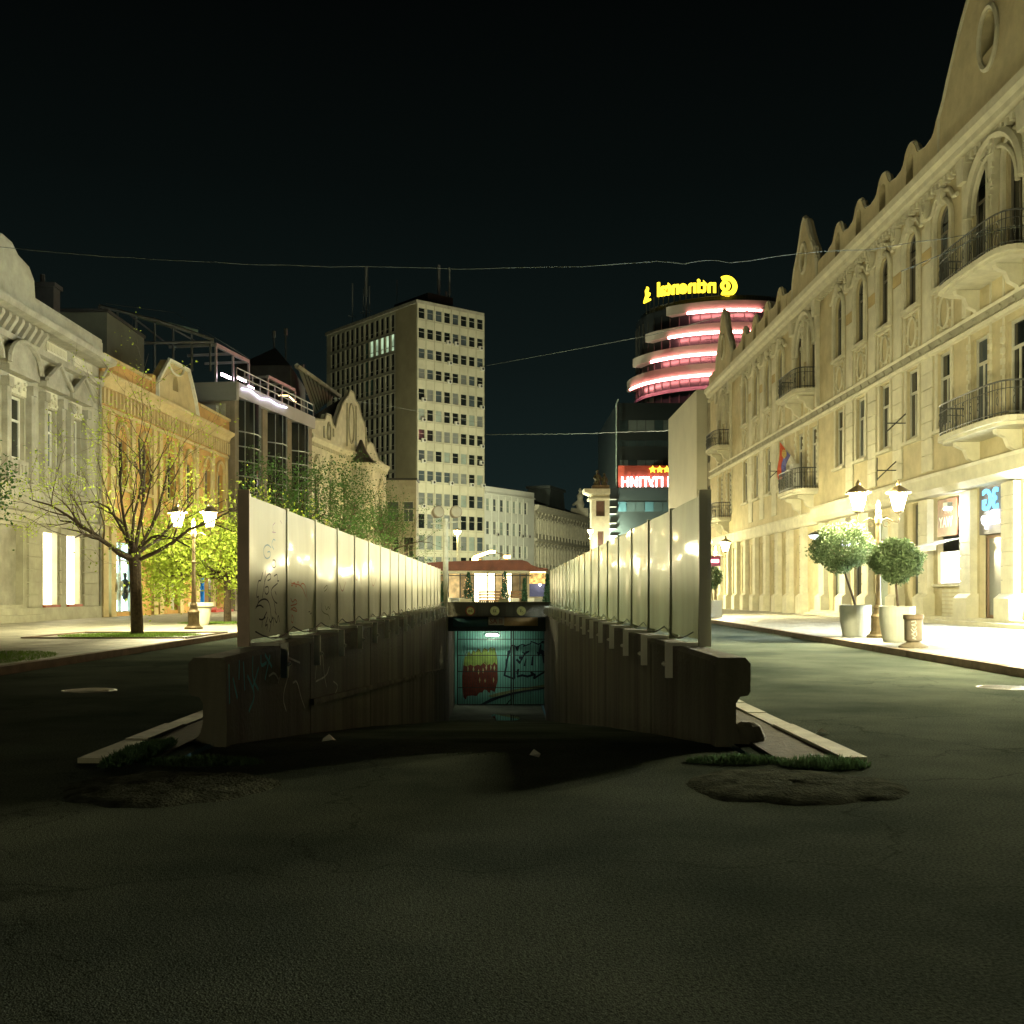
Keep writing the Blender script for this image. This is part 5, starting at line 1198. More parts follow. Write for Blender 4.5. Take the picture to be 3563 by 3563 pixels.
for lo, hi in zrow:
    for a, b in cols_:
        window(e, a, b, round(lo, 2), round(hi, 2), False, M_stone, vary([M_glass, M_glassc, M_glassb, M_glassb, M_glassm]) if lo < 38 else vary([M_glass, M_glass, M_glassc]), .12, .05, 0, .6)
mb = MB()
for k in range(9): mb.box(pit * k - .05, pit * k + .05, -.06, 0, 0, ZT)
for lo, hi in zrow: mb.box(.06, L - .06, -.045, 0, lo - .28, lo - .18)
mb.build('panel_joints', M_stonel, e)
# ac units
mb = MB(); mb.box(-.4, .4, -.3, 0, 0, .62); acm = mb.mesh('air_conditioner', M_ac)
gr_ = MB(); gr_.lathe([(.2, 0), (.21, .02)], (0, 0, 0), 10); gr_.v = [(x + .08, -.305 - z, y + .31) for x, y, z in gr_.v]; grm = gr_.mesh('fan', M_dark)
for cx_, cy_ in ((1445, 1055), (1442, 1205), (1444, 1358), (1443, 1512), (1517, 1672), (1650, 1680), (1803, 1693), (1887, 1697), (1692, 1232), (1640, 783), (1635, 922), (1880, 825), (1880, 1113), (1880, 1405), (1877, 1525), (1630, 628), (1690, 638), (1870, 672), (1868, 955), (1440, 1848), (1693, 1860)):
    s_, z = TW.px(433.8 + .2526 * cx_, 488 + .2526 * cy_); o = place(acm, 'air_conditioner', e, (s_, -.0, z - .3)); place(grm, 'fan', o)
# left (end) face: from the near corner back to the far-left corner
TL = Fac('tower_end', (-31.2, 193.8), (-13.5, 172), 'x'); te = TL.e
strip = TL.px(747, 800)[0]
rl = [(430, 540), (590, 712), (716, 830), (850, 970), (985, 1000), (1130, 1250), (1290, 1400), (1440, 1560)]
# rows follow the same storeys as the front
sideops = []; colpx = [(850 + 0, 0)]
xs1 = [(755, 780), (791, 816), (827, 850), (863, 887), (897, 921), (934, 958), (970, 994), (1006, 1032), (1043, 1070), (1083, 1108), (1121, 1147), (1160, 1186), (1200, 1226)]
sc_ = [(TL.px(433.8 + .2526 * a, 800)[0], TL.px(433.8 + .2526 * b, 800)[0]) for a, b in xs1]
rws = []; zprev = 0; zs_ = sorted((lo - .9, hi + .15) for lo, hi in zrow)
for lo, hi in zs_: rws.append((zprev, hi + .2, [(a, b, lo, hi, False) for a, b in sc_])); zprev = hi + .2
rws.append((zprev, ZT, []))
w2 = wall(TL, M_tower, rws, .2, 13.2, shell=False)
w2.matrix_parent_inverse = Matrix.Identity(4)
def reparent(o, fac, par):
    """move an object given in fac's local frame under par, keeping its place"""
    bpy.context.view_layer.update()
    mw = o.matrix_world.copy(); o.parent = par; o.matrix_parent_inverse = Matrix.Identity(4); bpy.context.view_layer.update(); o.matrix_local = par.matrix_world.inverted() @ mw
g1, g2, g3 = MB(), MB(), MB(); f1 = MB(); rnd = random.Random(3)
for ri, (lo, hi) in enumerate(reversed(zs_)):
    for k, (a, b) in enumerate(sc_):
        lit = ri == 1 and k >= 8
        (g2 if lit else (g3 if (ri in (1, 2) and k in (7,)) or (ri == 3 and k in (7, 8)) else g1)).box(a, b, .18, .21, lo, hi)
        f1.box(a, a + .10, .12, .178, lo, hi); f1.box(b - .10, b, .12, .178, lo, hi); f1.box(a + .1, b - .1, .13, .178, lo + (hi - lo) * .25, lo + (hi - lo) * .25 + .1)
extra = [g1.build('window', M_glass, te), g2.build('lit_window', M_lit, te), g3.build('window', mat('teal_glass', (.03, .12, .10), .3, .3, 1), te), f1.build('window_frame', M_stone, te)]
extra[0]['kind'] = 'stuff'; extra[3]['kind'] = 'stuff'; extra[1]['label'] = 'row of five lit green-white windows high on the tower'
mb = MB()
for lo, hi in zs_: mb.box(0, strip, -.06, 0, lo - .5, lo - .38)
extra.append(mb.build('ledge', M_stone, te))
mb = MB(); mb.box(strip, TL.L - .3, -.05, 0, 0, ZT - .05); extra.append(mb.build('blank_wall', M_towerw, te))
mb = MB(); q = TL
# roof slab and penthouse
far = [(0, 0), (TL.L, 0), (TL.L, 13.2), (0, 13.2)]
mb.ext([(x, y) for x, y in ((-.2, -.2), (TL.L + .05, -.2), (TL.L + .05, 13.3), (-.2, 13.3))], ZT, ZT + .5, 'z'); extra.append(mb.build('roof', M_stone, te))
mb = MB(); mb.box(TL.L * .12, TL.L * .88, 3, 11, ZT + .5, ZT + 1.7); mb.box(TL.L * .55, TL.L * .9, 4, 9, ZT + 1.7, ZT + 2.9); extra.append(mb.build('penthouse', M_darkroof, te))
mb = MB(); mb.box(0, .2, .3, 13.0, 0, ZT); mb.box(0, TL.L, 13.0, 13.2, 0, ZT); extra.append(mb.build('rear_wall', M_stone, te))
for o in [w2] + extra:
    reparent(o, TL, e)
bpy.data.objects.remove(te)
# aerials
def aer(px_, y0, y1, Y, r, lab=None, dish=False):
    a = W(px_, y1, Y); z0 = ZT + .4; mb = MB(); l = TW.e.matrix_world.inverted() @ Vector((a.x, a.y, 0)); mb.tube([(l.x, l.y, z0), (l.x, l.y, a.z)], r * .5, 5)
    mb.tube([(l.x, l.y, z0 + (a.z - z0) * .45), (l.x, l.y, a.z)], r, 6); mb.tube([(l.x - .8, l.y, z0 + 1.5), (l.x + .8, l.y, z0 + 1.5)], .05, 4)
    return mb.build('aerial', M_steel, e)
bpy.context.view_layer.update()
for px_, y1, Y, r in ((691, 504, 185, .28), (686, 545, 186, .1), (665, 535, 188, .12), (697, 540, 184, .1), (828, 500, 182, .26), (848, 505, 183, .16), (842, 550, 182, .2), (749, 528, 184, .06)): aer(px_, 0, y1, Y, r)
# wing
WG = Fac('office_wing', (-3.1, 180.8), (5.4, 193.5), 'white four-storey office wing joined to the right of the tower'); e = WG.e
wc = [(805, 845), (872, 910), (938, 978), (1002, 1036), (1062, 1095), (1120, 1150), (1173, 1203)]
wr = [(88, 210), (308, 437), (532, 653), (755, 870)]
cs_ = [(WG.px(759.2 + .1965 * a, 1000)[0], WG.px(759.2 + .1965 * b, 1000)[0]) for a, b in wc]
zs2 = []
for a, b in wr: zs2.append((WG.px(920, 921.9 + .1965 * b)[1], WG.px(920, 921.9 + .1965 * a)[1]))
rws = []; zprev = 0
for lo, hi in sorted(zs2): lo = max(lo, .6); rws.append((zprev, hi + .3, [(a, b, lo, hi, False) for a, b in cs_])); zprev = hi + .3
rws.append((zprev, 18.9, []))
wall(WG, M_wing, rws, .4, 10)
for lo, hi in zs2:
    lo = max(lo, .6)
    for a, b in cs_: window(e, a, b, round(lo, 2), round(hi, 2), False, M_frame, vary([M_glassc, M_glassb, M_glassm]), .25, .08, 0, .4)
mb = MB()
for i in range(len(cs_) - 1): c = (cs_[i][1] + cs_[i + 1][0]) / 2; mb.box(c - .06, c + .06, -.1, 0, 0, 17.6)
mb.box(0, WG.L, -.25, 0, 17.7, 17.9); mb.build('fin', M_wing, e)
for cx_, cy_ in ((905, 442), (1143, 458), (1208, 462), (755, 422), (500, 668)):
    s_, z = WG.px(759.2 + .1965 * cx_, 921.9 + .1965 * cy_); 
    if s_ > 0: o = place(acm, 'air_conditioner', e, (s_, 0, z - .3)); place(grm, 'fan', o)

# ================================================================ LOW CREAM BUILDING left of the tower
LB = Fac('low_building', (-11.6, 105), (-8.35, 105), 'low cream building squeezed between gabled palace and office tower'); e = LB.e
ops = [(.45, 1.6, 8.0, 10.0, False), (2.0, 3.0, 8.0, 10.0, False)]; o1 = [(a, b, 4.6, 6.6, False) for a, b, *_ in ops]; o0 = [(a, b, 1.4, 3.4, False) for a, b, *_ in ops]
wall(LB, M_stonel, [(0, 4, o0), (4, 7.4, o1), (7.4, 12.0, ops)], .3, 3)
for a in ops + o1 + o0: window(e, *a[:4], False, M_frame, vary([M_glassc, M_glass]), .2, .07, 1, .6)
mb = MB(); mb.box(-.1, LB.L + .1, -.1, 3.1, 12.01, 12.2); mb.build('roof_edge', M_dark, e)

# ================================================================ GABLED PALACE (left, gothic outline)
GP = Fac('gabled_palace', (-14.05, 79.3), (-10.7, 100), 'cream palace with a jagged pointed gable and dark pyramid roof behind the trees'); e = GP.e
q = lambda cx_, cy_, d=0.: GP.px(433.8 + .2526 * cx_, 488 + .2526 * cy_, d)
ops = []; L = GP.L; n = 6; st = L / n
o2 = [(st * (i + .5) - .55, st * (i + .5) + .55, 7.0, 10.2, True) for i in range(n)]; o1 = [(st * (i + .5) - .6, st * (i + .5) + .6, 1.2, 4.2, True) for i in range(n)]
wall(GP, M_trim, [(0, 5.4, o1), (5.4, 12.7, o2)], .3, 12)
for a in o1 + o2: window(e, *a[:4], True, M_framed, M_glass, .22, .08, 1, .65)
sil = [q(*p) for p in ((580, 1215), (640, 1200), (700, 1205), (715, 1160), (745, 1170), (760, 1240), (780, 1262), (800, 1180), (830, 1090), (860, 1040), (875, 1030), (890, 980), (915, 1000), (930, 1060), (950, 1090), (975, 1180), (1000, 1250), (1008, 1330), (1020, 1385), (1040, 1370), (1060, 1390), (1080, 1440), (1100, 1500), (1140, 1530), (1165, 1565))]
poly = [(sil[0][0], 12.7)] + sil + [(max(sil[-1][0], 0), 12.7)]
mb = MB(); base = [(p[0], 12.7) for p in sil]
for a, b in zip(sil, sil[1:]):
    if b[0] <= a[0] + .01: continue
    za, zb_ = max(a[1], 12.75), max(b[1], 12.75); mb.ext([(a[0], 12.7), (a[0], za), (b[0], zb_), (b[0], 12.7)], -.1, .3)
mb.build('gable', M_trim, e)
mb = MB(); mb.tube([(p[0], -.05, p[1]) for p in sil if p[1] > 12.6], .10, 5)
for p0, p1 in (((863, 1080), (862, 1400)), ((930, 1100), (932, 1400)), ((760, 1270), (762, 1330)), ((690, 1250), (690, 1340)), ((1005, 1260), (1010, 1480))):
    a, b = q(*p0), q(*p1); mb.tube([(a[0], -.12, a[1]), (a[0], -.12, max(b[1], 12))], .09, 4)
a = q(897, 1140); mb.tube([(a[0] + .7 * math.cos(w), -.12, a[1] - 1 + 1.6 * math.sin(w)) for w in [j * PI / 10 for j in range(21)]], .08, 5)
a = q(728, 1295); mb.tube([(a[0] + .35 * math.cos(w), -.12, a[1] + .7 * math.sin(w)) for w in [j * PI / 8 for j in range(17)]], .1, 5); mb.build('moulding', M_stonel, e)
mb = MB(); mb.ext([(0, 12.2), (-.15, 12.2), (-.35, 12.5), (-.35, 12.72), (0, 12.8)], 0, L, 'x')
for i in range(50): mb.box(L * i / 50 + .05, L * i / 50 + .22, -.2, 0, 11.95, 12.19)
for b in o2: c = (b[0] + b[1]) / 2; mb.tube([(c - .9, -.06, 9.6), (c - .5, -.06, 10.9), (c, -.06, 11.4), (c + .5, -.06, 10.9), (c + .9, -.06, 9.6)], .08, 5)
mb.build('cornice', M_trim, e)
# bay turret
a = q(935, 1545); b = q(885, 1400); mb = MB(); c = (a[0], -.5); r = 1.15
mb.lathe([(r, 4), (r, a[1] - .1), (r + .2, a[1]), (r + .2, a[1] + .12)], (c[0], c[1], 0), 10); mb.build('bay_turret', M_trim, e)
mb = MB(); mb.lathe([(r + .2, a[1] + .13), (r * .75, a[1] + .6), (r * .4, a[1] + 1.2), (.1, a[1] + 2.1)], (c[0], c[1], 0), 10); mb.build('turret_roof', mat('turret_slate', (.07, .06, .05), .7, .4, 2), e)
# dark block, pyramid roof and skylight behind
bpy.context.view_layer.update(); inv = e.matrix_world.inverted()
Wl = lambda x, y, Y: inv @ W(x, y, Y)
def prism(name, top4, zbot, m):
    mb = MB(); vs = [tuple(p) for p in top4] + [(p[0], p[1], zbot) for p in top4]; mb.add(vs, [(0, 1, 2, 3), (4, 7, 6, 5), (0, 4, 5, 1), (1, 5, 6, 2), (2, 6, 7, 3), (3, 7, 4, 0)]); return mb.build(name, m, e)
zq = W(540, 690, 83).z
P4 = [inv @ Vector((x, y, zq)) for x, y in ((-20.2, 83), (-16.1, 83), (-16.6, 92), (-21.5, 92))]
prism('roof_block', P4, 12.0, M_darkroof)
ap = inv @ W(519.5, 656, 87); mb = MB(); up_ = [Vector((p.x, p.y, p.z + .02)) for p in P4]; mb.add([tuple(p) for p in up_] + [tuple(ap)], [(0, 1, 4), (1, 2, 4), (2, 3, 4), (3, 0, 4)]); mb.build('pyramid_roof', M_darkroof, e)
mb = MB(); rg = [Wl(560, 690, 83.2), Wl(640, 747, 92)]; mb.tube([tuple(rg[0]), tuple(rg[1])], .22, 5); mb.build('roof_ridge', M_stone, e)
sk = MB(); s0_, s1_, s2_ = Wl(563, 698, 83.4), Wl(632, 746, 91.6), Wl(594, 780, 84.5); sk.add([tuple(s0_), tuple(s1_), tuple(s2_)], [(0, 1, 2)]); sk.build('skylight', mat('skylight_glass', (.14, .20, .17), .3, .35, 1.5, spec=.6), e)
mb = MB()
for i in range(1, 9): t = i / 9; a = s0_.lerp(s1_, t); b = s0_.lerp(s2_, t) if False else s2_.lerp(s1_, t * .8); mb.tube([tuple(a + Vector((0, -.08, 0))), tuple(b + Vector((0, -.08, 0)))], .035, 4)
mb.build('glazing_bar', M_iron, e)
prism('dark_gable_roof', [Wl(594, 782, 84.3), Wl(655, 745, 90), Wl(640, 760, 94), Wl(600, 780, 92)], 12, M_darkroof)
mb = MB()
for x, y0, y1, Y in ((517, 625, 657, 87), (571, 688, 706, 85), (539, 620, 680, 88)): a, b = Wl(x, y1, Y), Wl(x, y0, Y); mb.tube([tuple(a), tuple(b)], .06, 4); mb.tube([tuple(b - Vector((0, 0, .5))), tuple(b)], .14, 5)
mb.build('finial', M_iron, e)

# ================================================================ GLASS TERRACE BUILDING
GB = Fac('glass_building', (-16.45, 66.1), (-14.1, 79.2), 'modern building with bowed dark glass bays, white parapet band and steel roof terrace'); e = GB.e; L = GB.L
mb = MB(); mb.box(.0, L, .05, 12, 0, 13.0); mb.build('core', mat('stone_cladding', (.20, .17, .12), .7, .25, 1.5), e)
mb = MB(); mb.box(-.0, L, -.55, .3, 13.0, 13.85); mb.box(-3.2, -.001, -.5, .5, 12.7, 13.7) if False else None; mb.build('parapet_band', mat('band_lilac', (.42, .42, .44), .6, .1, .7), e)
piers = [0, L * .32, L * .64, L - .8]
for i in range(3):
    a, b = piers[i] + (.9 if i else .15), piers[i + 1] - .05; c = (a + b) / 2; hw = (b - a) / 2; n = 10
    pa = [(a + (b - a) * j / n, -.75 * (1 - ((j / n) * 2 - 1) ** 2) - .02) for j in range(n + 1)]
    for k in range(1):
        mb = MB()
        for p0, p1 in zip(pa, pa[1:]): mb.poly((p0[0], p0[1], .8), (p1[0], p1[1], .8), (p1[0], p1[1], 12.9), (p0[0], p0[1], 12.9))
        g = mb.build('glass_bay', M_glass, e)
        m2 = MB()
        for z_ in [3.6, 4.6, 5.6, 6.5, 7.4, 8.3, 9.2, 10.1, 11.0]: m2.tube([(x, y - .03, z_) for x, y in pa], .04, 4)
        for j in range(0, n + 1, 2): m2.tube([(pa[j][0], pa[j][1] - .03, .8), (pa[j][0], pa[j][1] - .03, 12.9)], .03, 4)
        m2.build('mullion', M_steel, g)
for p_ in piers: mb = MB(); mb.box(p_, p_ + .8, -.3, .04, 0, 12.99); mb.build('pier', _m['stone_cladding'], e)

# side wall facing the camera, band return
mb = MB(); mb.box(-.06, -.001, .3, 7, 8, 12.6); mb.build('side_wall', M_stonel, e)
mb = MB(); mb.box(-.35, -.002, -.55, 3.2, 12.75, 13.85); mb.build('side_band', mat('band_grey', (.22, .23, .20), .6, .1, .7), e)
for y_, z_ in ((1.15, 11.4), (1.35, 10.0)):
    mb = MB(); mb.box(-.42, -.08, y_ - .45, y_ + .45, z_, z_ + 1.05); o = mb.build('air_conditioner', M_ac, e); g = MB(); g.lathe([(.33, 0), (.34, .02)], (0, 0, 0), 14); g.v = [(-.425 - z, y_ + x, z_ + .52 + y) for x, y, z in g.v]; g.build('fan', M_dark, o)
# pergolas
def pergola(s0, s1, zt0, zt1):
    mb = MB(); mb.box(s0, s1, .9, 1.08, zt0 - .22, zt0); k = max(2, int((s1 - s0) / 2.4))
    for i in range(k + 1): x = s0 + (s1 - s0) * i / k; mb.box(x - .06, x + .06, .9, 1.02, 13.8, zt0 - .2); mb.box(x - .06, x + .06, 1.08, 4, zt0 - .2, zt0 - .05)
    mb.build('pergola', M_steel, e)
pergola(.1, 5.0, 16.3, 16.3); pergola(8.2, 13.2, 15.95, 15.95)
mb = MB(); mb.tube([(0, -.4, 14.3), (L, -.4, 14.3)], .04, 5); mb.tube([(0, -.4, 14.75), (L, -.4, 14.75)], .04, 5)
for i in range(12): mb.box(L * i / 11 - .03, L * i / 11 + .03, -.43, -.37, 13.85, 14.75)
mb.build('railing', M_steel, e)
mb = MB(); mb.tube([(.3, -.62, 13.52), (1.6, -.62, 13.66), (3.2, -.62, 13.42), (4.6, -.62, 13.62), (6.0, -.62, 13.5), (7.6, -.62, 13.6)], .028, 5); mb.build('rope_light', emi('rope', (.85, .75, 1.), 14), e)
mb = MB(); mb.box(.2, 1.5, .6, .7, 14.35, 14.5); mb.box(2.6, 3.8, .6, .7, 14.6, 14.75); mb.box(4.2, 5, .6, .7, 14.35, 14.5); mb.build('tube_light', emi('terrace_tube', (1., .75, .85), 16), e)
mb = MB(); mb.tube([(8.0, .1, 14.5), (9.5, .0, 14.75), (10.6, -.1, 14.5)], .05, 5); mb.build('bar_light', emi('bar_rope', (1., .72, .35), 5), e)
# steel frame roof over the terrace, seen above the orange house
bpy.context.view_layer.update(); inv = e.matrix_world.inverted(); Wl = lambda x, y, Y: inv @ W(x, y, Y)
mb = MB()
top = [Wl(187, 577, 64), Wl(300, 606, 65), Wl(404, 641, 66)]; bot = [Wl(187, 648, 64), Wl(300, 647, 65), Wl(404, 645, 66)]
mb.tube([tuple(p) for p in top], .11, 5); mb.tube([tuple(p) for p in bot], .10, 5)
for i in range(7):
    t = i / 6; a = Wl(187 + 210 * t, 577 + 62 * t, 64 + 2 * t); b = Wl(187 + 210 * t, 648, 64 + 2 * t); mb.tube([tuple(a), tuple(b)], .07, 4)
    c = Wl(187 + 210 * t, 700, 64 + 2 * t)
    if i > 2: mb.tube([tuple(b), tuple(c)], .08, 4)
mb.tube([tuple(Wl(240, 590, 65)), tuple(Wl(330, 660, 72))], .06, 4); mb.tube([tuple(Wl(290, 600, 65)), tuple(Wl(380, 650, 72))], .06, 4); mb.build('roof_frame', M_iron, e)
mb = MB(); a, b, c, d = Wl(262, 593, 68), Wl(374, 622, 68), Wl(374, 632, 68), Wl(262, 600, 68); mb.add([tuple(a), tuple(b), tuple(c), tuple(d)] + [tuple(p + Vector((0, .2, 0))) for p in (a, b, c, d)], [(0, 1, 2, 3), (4, 7, 6, 5), (0, 4, 5, 1), (1, 5, 6, 2), (2, 6, 7, 3), (3, 7, 4, 0)]); mb.build('roof_blind', mat('blind_green', (.12, .18, .14), .7, .2, 2), e)
mb = MB(); mb.box(Wl(76, 600, 60).x if False else 0, 0, 0, 0, 0, 0) if False else None
e2 = thing('rooftop_block', (W(135, 0, 58).x, 58, 12), 'dark rooftop block behind the white parapet on the left', 'building')
a, b = W(76, 570, 56), W(175, 570, 56); mb = MB(); mb.box(a.x - e2.location.x, b.x - e2.location.x, 0, 6, -1, b.z - 12); mb.build('wall', mat('block_green', (.10, .11, .08), .8, .2, .8), e2); mb = MB(); mb.box(a.x - e2.location.x - .1, b.x - e2.location.x + .1, -.15, 6, b.z - 12, b.z - 11.85); mb.build('roof', M_darkroof, e2)
c = W(88, 545, 54); e2 = thing('chimney', (c.x, 54, 12), 'dark chimney stack behind the left white gable', 'chimney'); mb = MB(); mb.box(-.5, .5, -.4, .4, 0, c.z - 12); mb.box(-.6, .6, -.5, .5, c.z - 12, c.z - 11.8); mb.tube([(-.2, 0, c.z - 11.8), (-.2, 0, c.z - 11.3)], .12, 6); mb.build('stack', M_darkroof, e2)

# ================================================================ ORANGE HOUSE
OH = Fac('orange_house', (-17.5, 47.6), (-16.55, 65.9), 'orange house with pale pilasters and a pointed gable on the left'); e = OH.e; L = OH.L
q = lambda cx_, cy_: OH.px(.2526 * cx_, 433.8 + .2526 * cy_)
up = [(a, a + 1.0, 6.0, 8.1, False) for a in (1.9, 4.7, 8.1, 11.0, 14.0, 16.3)]
ga = OH.px(191, 1100)[0]; gb = OH.px(250, 1100)[0]
gr0 = [(max(ga, .25), gb, .32, 3.5, False)]
d1 = OH.px(302, 1100)[0], OH.px(319, 1100)[0]; gr0.append((d1[0], d1[1], .5, 3.4, False))
d2 = OH.px(320, 1100)[0], OH.px(336, 1100)[0]; gr0.append((d2[0] + .15, d2[1], .3, 3.4, False)); d3 = OH.px(372, 1100)[0], OH.px(393, 1100)[0]; gr0.append((d3[0], d3[1], .5, 3.5, False)); d4 = (14.6, 16.9); gr0.append((*d4, .4, 3.4, False))
wall(OH, M_orange, [(0, 4.2, gr0), (4.2, 10.7, up)], .3, 12)
for i, a in enumerate(up): window(e, *a[:4], False, M_framed, M_glass, .18, .08, 1, .65)
mb = MB(); mb.box(gr0[0][0], gr0[0][1], .24, .28, .34, 3.48); mb.build('shop_window', emi('clothes_shop_light', (.70, 1., .90), 5.0, .75, 1.8), e)
mb = MB()
for k in range(4): x = gr0[0][0] + (gr0[0][1] - gr0[0][0]) * k / 3; mb.box(x - .05, x + .05, .1, .2, .32, 3.48)
mb.box(gr0[0][0], gr0[0][1], .1, .2, 2.62, 2.70); mb.build('shop_frame', M_steel, e)
mb = MB(); mb.box(d1[0], d1[1], .2, .25, .5, 3.4); mb.build('door', M_glassm, e); mb = MB(); mb.box(d2[0] + .15, d2[1], .2, .25, .3, 3.4); mb.build('door', M_stonel, e)
mb = MB(); mb.box(d3[0], d3[1], .2, .25, .5, 3.5); mb.build('door', emi('blue_door_light', (.08, .45, .9), .9, .8, 2), e)
mb = MB(); mb.box(d3[0] + .2, d3[1] + 1.5, -1.0, -.1, .12, .25); mb.box(d3[0] + .2, d3[1] + .8, -.7, -.1, .25, .38); mb.build('step', mat('red_steps', (.35, .04, .03), .7, .2, 4), e)
mb = MB(); mb.box(d4[0], d4[1], .2, .25, .4, 3.4); mb.build('door', M_glassc, e)
for nm, pr_ in (('cornice', [(0, 10.2), (-.12, 10.2), (-.2, 10.45), (-.42, 10.6), (-.45, 10.75), (0, 10.8)]), ('string_course', [(0, 4.1), (-.15, 4.12), (-.2, 4.3), (0, 4.4)]), ('frieze', [(0, 9.2), (-.08, 9.22), (-.1, 9.35), (0, 9.4)])): prof(pr_, 0, L).build(nm, M_oranget, e)
mb = MB(); x = .15
while x < L: mb.box(x, x + .14, -.14, 0, 9.45, 10.15); x += .42
mb.build('dentil', M_oranget, e)
for c in (.35, 1.2, 3.6, 6.3, 7.1, 10.0, 12.6, 15.4, 17.9): mb = MB(); mb.box(c - .22, c + .22, -.10, 0, 4.45, 9.18); mb.box(c - .28, c + .28, -.14, 0, .12, 4.08); mb.build('pilaster', M_oranget, e)
for a in up: mb = MB(); c = (a[0] + a[1]) / 2; mb.tube([(x, -.05, z) for x, z in arc(c, 8.25, .62, 8)], .09, 5); mb.box(c - .75, c + .75, -.16, 0, 5.8, 5.95); mb.box(c - .68, c - .52, -.06, 0, 5.96, 8.2); mb.box(c + .52, c + .68, -.06, 0, 5.96, 8.2); mb.build('window_surround', M_oranget, e)
g0, g1 = OH.px(287, 740)[0], OH.px(367, 760)[0]
mb = MB(); mb.box(0, g0 - .5, -.1, .3, 10.8, 11.45); mb.box(g0 - .5, g0, -.18, .3, 10.8, 11.8); mb.build('parapet', M_orange, e)
mb = MB(); mb.box(g1 + .4, L, -.1, .3, 10.8, 11.45); mb.box(g1, g1 + .4, -.18, .3, 10.8, 11.6); mb.build('parapet', M_orange, e)
mb = MB(); mb.box(0, g0 - .55, -.2, .35, 11.46, 11.6); mb.build('coping', M_oranget, e)
mb = MB(); mb.box(g1 + .45, L, -.2, .35, 11.46, 11.6); mb.build('coping', M_oranget, e)
A = [q(1148, 1245), q(1145, 1135), q(1190, 1050), q(1235, 970), q(1310, 1010), q(1380, 1050), q(1405, 1150), q(1430, 1260), q(1452, 1350)]; A = [(A[0][0], 10.8)] + A[1:-1] + [(A[-1][0], 10.8)]
I = []; hc = q(1285, 1190)
hole = [q(1250, 1200), q(1275, 1130), q(1300, 1135), q(1328, 1245)]
cen = (sum(p[0] for p in hole) / 4, sum(p[1] for p in hole) / 4)
for p in A: a = math.atan2(p[1] - cen[1], p[0] - cen[0]); I.append((cen[0] + .42 * math.cos(a), cen[1] + .62 * math.sin(a)))
mb = MB(); mb.ringext(A, I, -.16, .25); gg = mb.build('gable', M_oranget, e); mb = MB(); mb.tube([(x, -.2, z) for x, z in A], .12, 5); mb.tube([(cen[0] + 1.1 * math.cos(w), -.2, cen[1] + 1.15 - .5 * math.sin(w)) for w in [j * PI / 8 for j in range(9)]], .06, 4); mb.build('moulding', M_trim, gg)
mb = MB(); mb.box(cen[0] - .5, cen[0] + .5, .3, .34, cen[1] - .7, cen[1] + .7); mb.build('pane', M_glass, gg)
mb = MB(); mb.ext([(.4, 10.75), (11, 10.75), (7, 14.4), (5, 14.4)], .1, L - .1, 'x'); mb.build('roof', mat('tile_roof', (.05, .035, .025), .9, .4, 3), e)
# mannequins in the shop window
for i, sx in enumerate((.35, .55, .78)):
    pos = OH.world(gr0[0][0] + (gr0[0][1] - gr0[0][0]) * sx, .05, .34)
    e2 = thing('mannequin', pos, ('headed dark mannequin nearest the tree', 'pale mannequin in the middle of the left shop window', 'pale mannequin at the corner of the left shop window')[2 - i], 'mannequin')
    mb = MB(); mb.lathe([(.13, 0), (.13, .02), (.02, .03), (.02, .5), (.10, .55), (.17, .8), (.13, 1.05), (.19, 1.35), (.08, 1.46), (.05, 1.52), (.085, 1.6), (.08, 1.72), (.02, 1.78)], n=12); mb.tube([(-.17, 0, 1.36), (-.24, -.02, 1.1), (-.2, -.06, .85)], .04, 6); mb.tube([(.17, 0, 1.36), (.24, -.02, 1.1), (.2, -.06, .85)], .04, 6); mb.build('dressed_figure', M_dark if i == 2 else M_trim, e2, smooth=False)

# ================================================================ GREY NEOCLASSICAL HOUSE (far left)
NH = Fac('neoclassical_house', (-17.5, 26), (-17.5, 47.5), 'grey neoclassical house with pedimented windows and two bright shop windows at the left edge'); e = NH.e; L = NH.L; SY = lambda Y: Y - 26
wy = [39.4, 42.35, 44.85, 36.2, 33.2, 30.2]; up = [(SY(y) - (.55 if y > 42 else .7), SY(y) + (.55 if y > 42 else .7), 6.0, 8.25, False) for y in wy]
gr0 = [(SY(41.75), SY(43.05), .72, 3.5, False), (SY(44.0), SY(45.35), .72, 3.5, False), (SY(34), SY(40.0), .75, 3.6, False), (SY(28), SY(31), .7, 3.6, False)]
wall(NH, M_stonel, [(0, 4.0, gr0), (4.0, 11.0, up)], .32, 12)
for a in up: window(e, *a[:4], False, M_white, vary([M_glassc, M_glass]), .16, .09, 1, .6)
for a, st_ in ((gr0[0], 1), (gr0[1], 1)):
    mb = MB(); mb.box(a[0], a[1], .22, .26, a[2], a[3]); mb.build('shop_window', M_shopw, e); mb = MB(); mb.box(a[0] - .05, a[1] + .05, -.12, .2, a[2] - .22, a[2] - .002); mb.build('sill', mat('red_sill', (.30, .06, .03), .7, .2, 5), e)
mb = MB(); mb.box(gr0[2][0], gr0[2][1], .26, .3, .75, 3.6); mb.build('recess_panel', M_stone, e); mb = MB(); mb.box(gr0[3][0], gr0[3][1], .26, .3, .7, 3.6); mb.build('recess_panel', M_stone, e)
mb = MB(); mb.box(0, L, -.14, 0, .1, .62); mb.box(0, SY(41), -.4, -.14, .1, .38); mb.build('plinth', M_stonel, e)
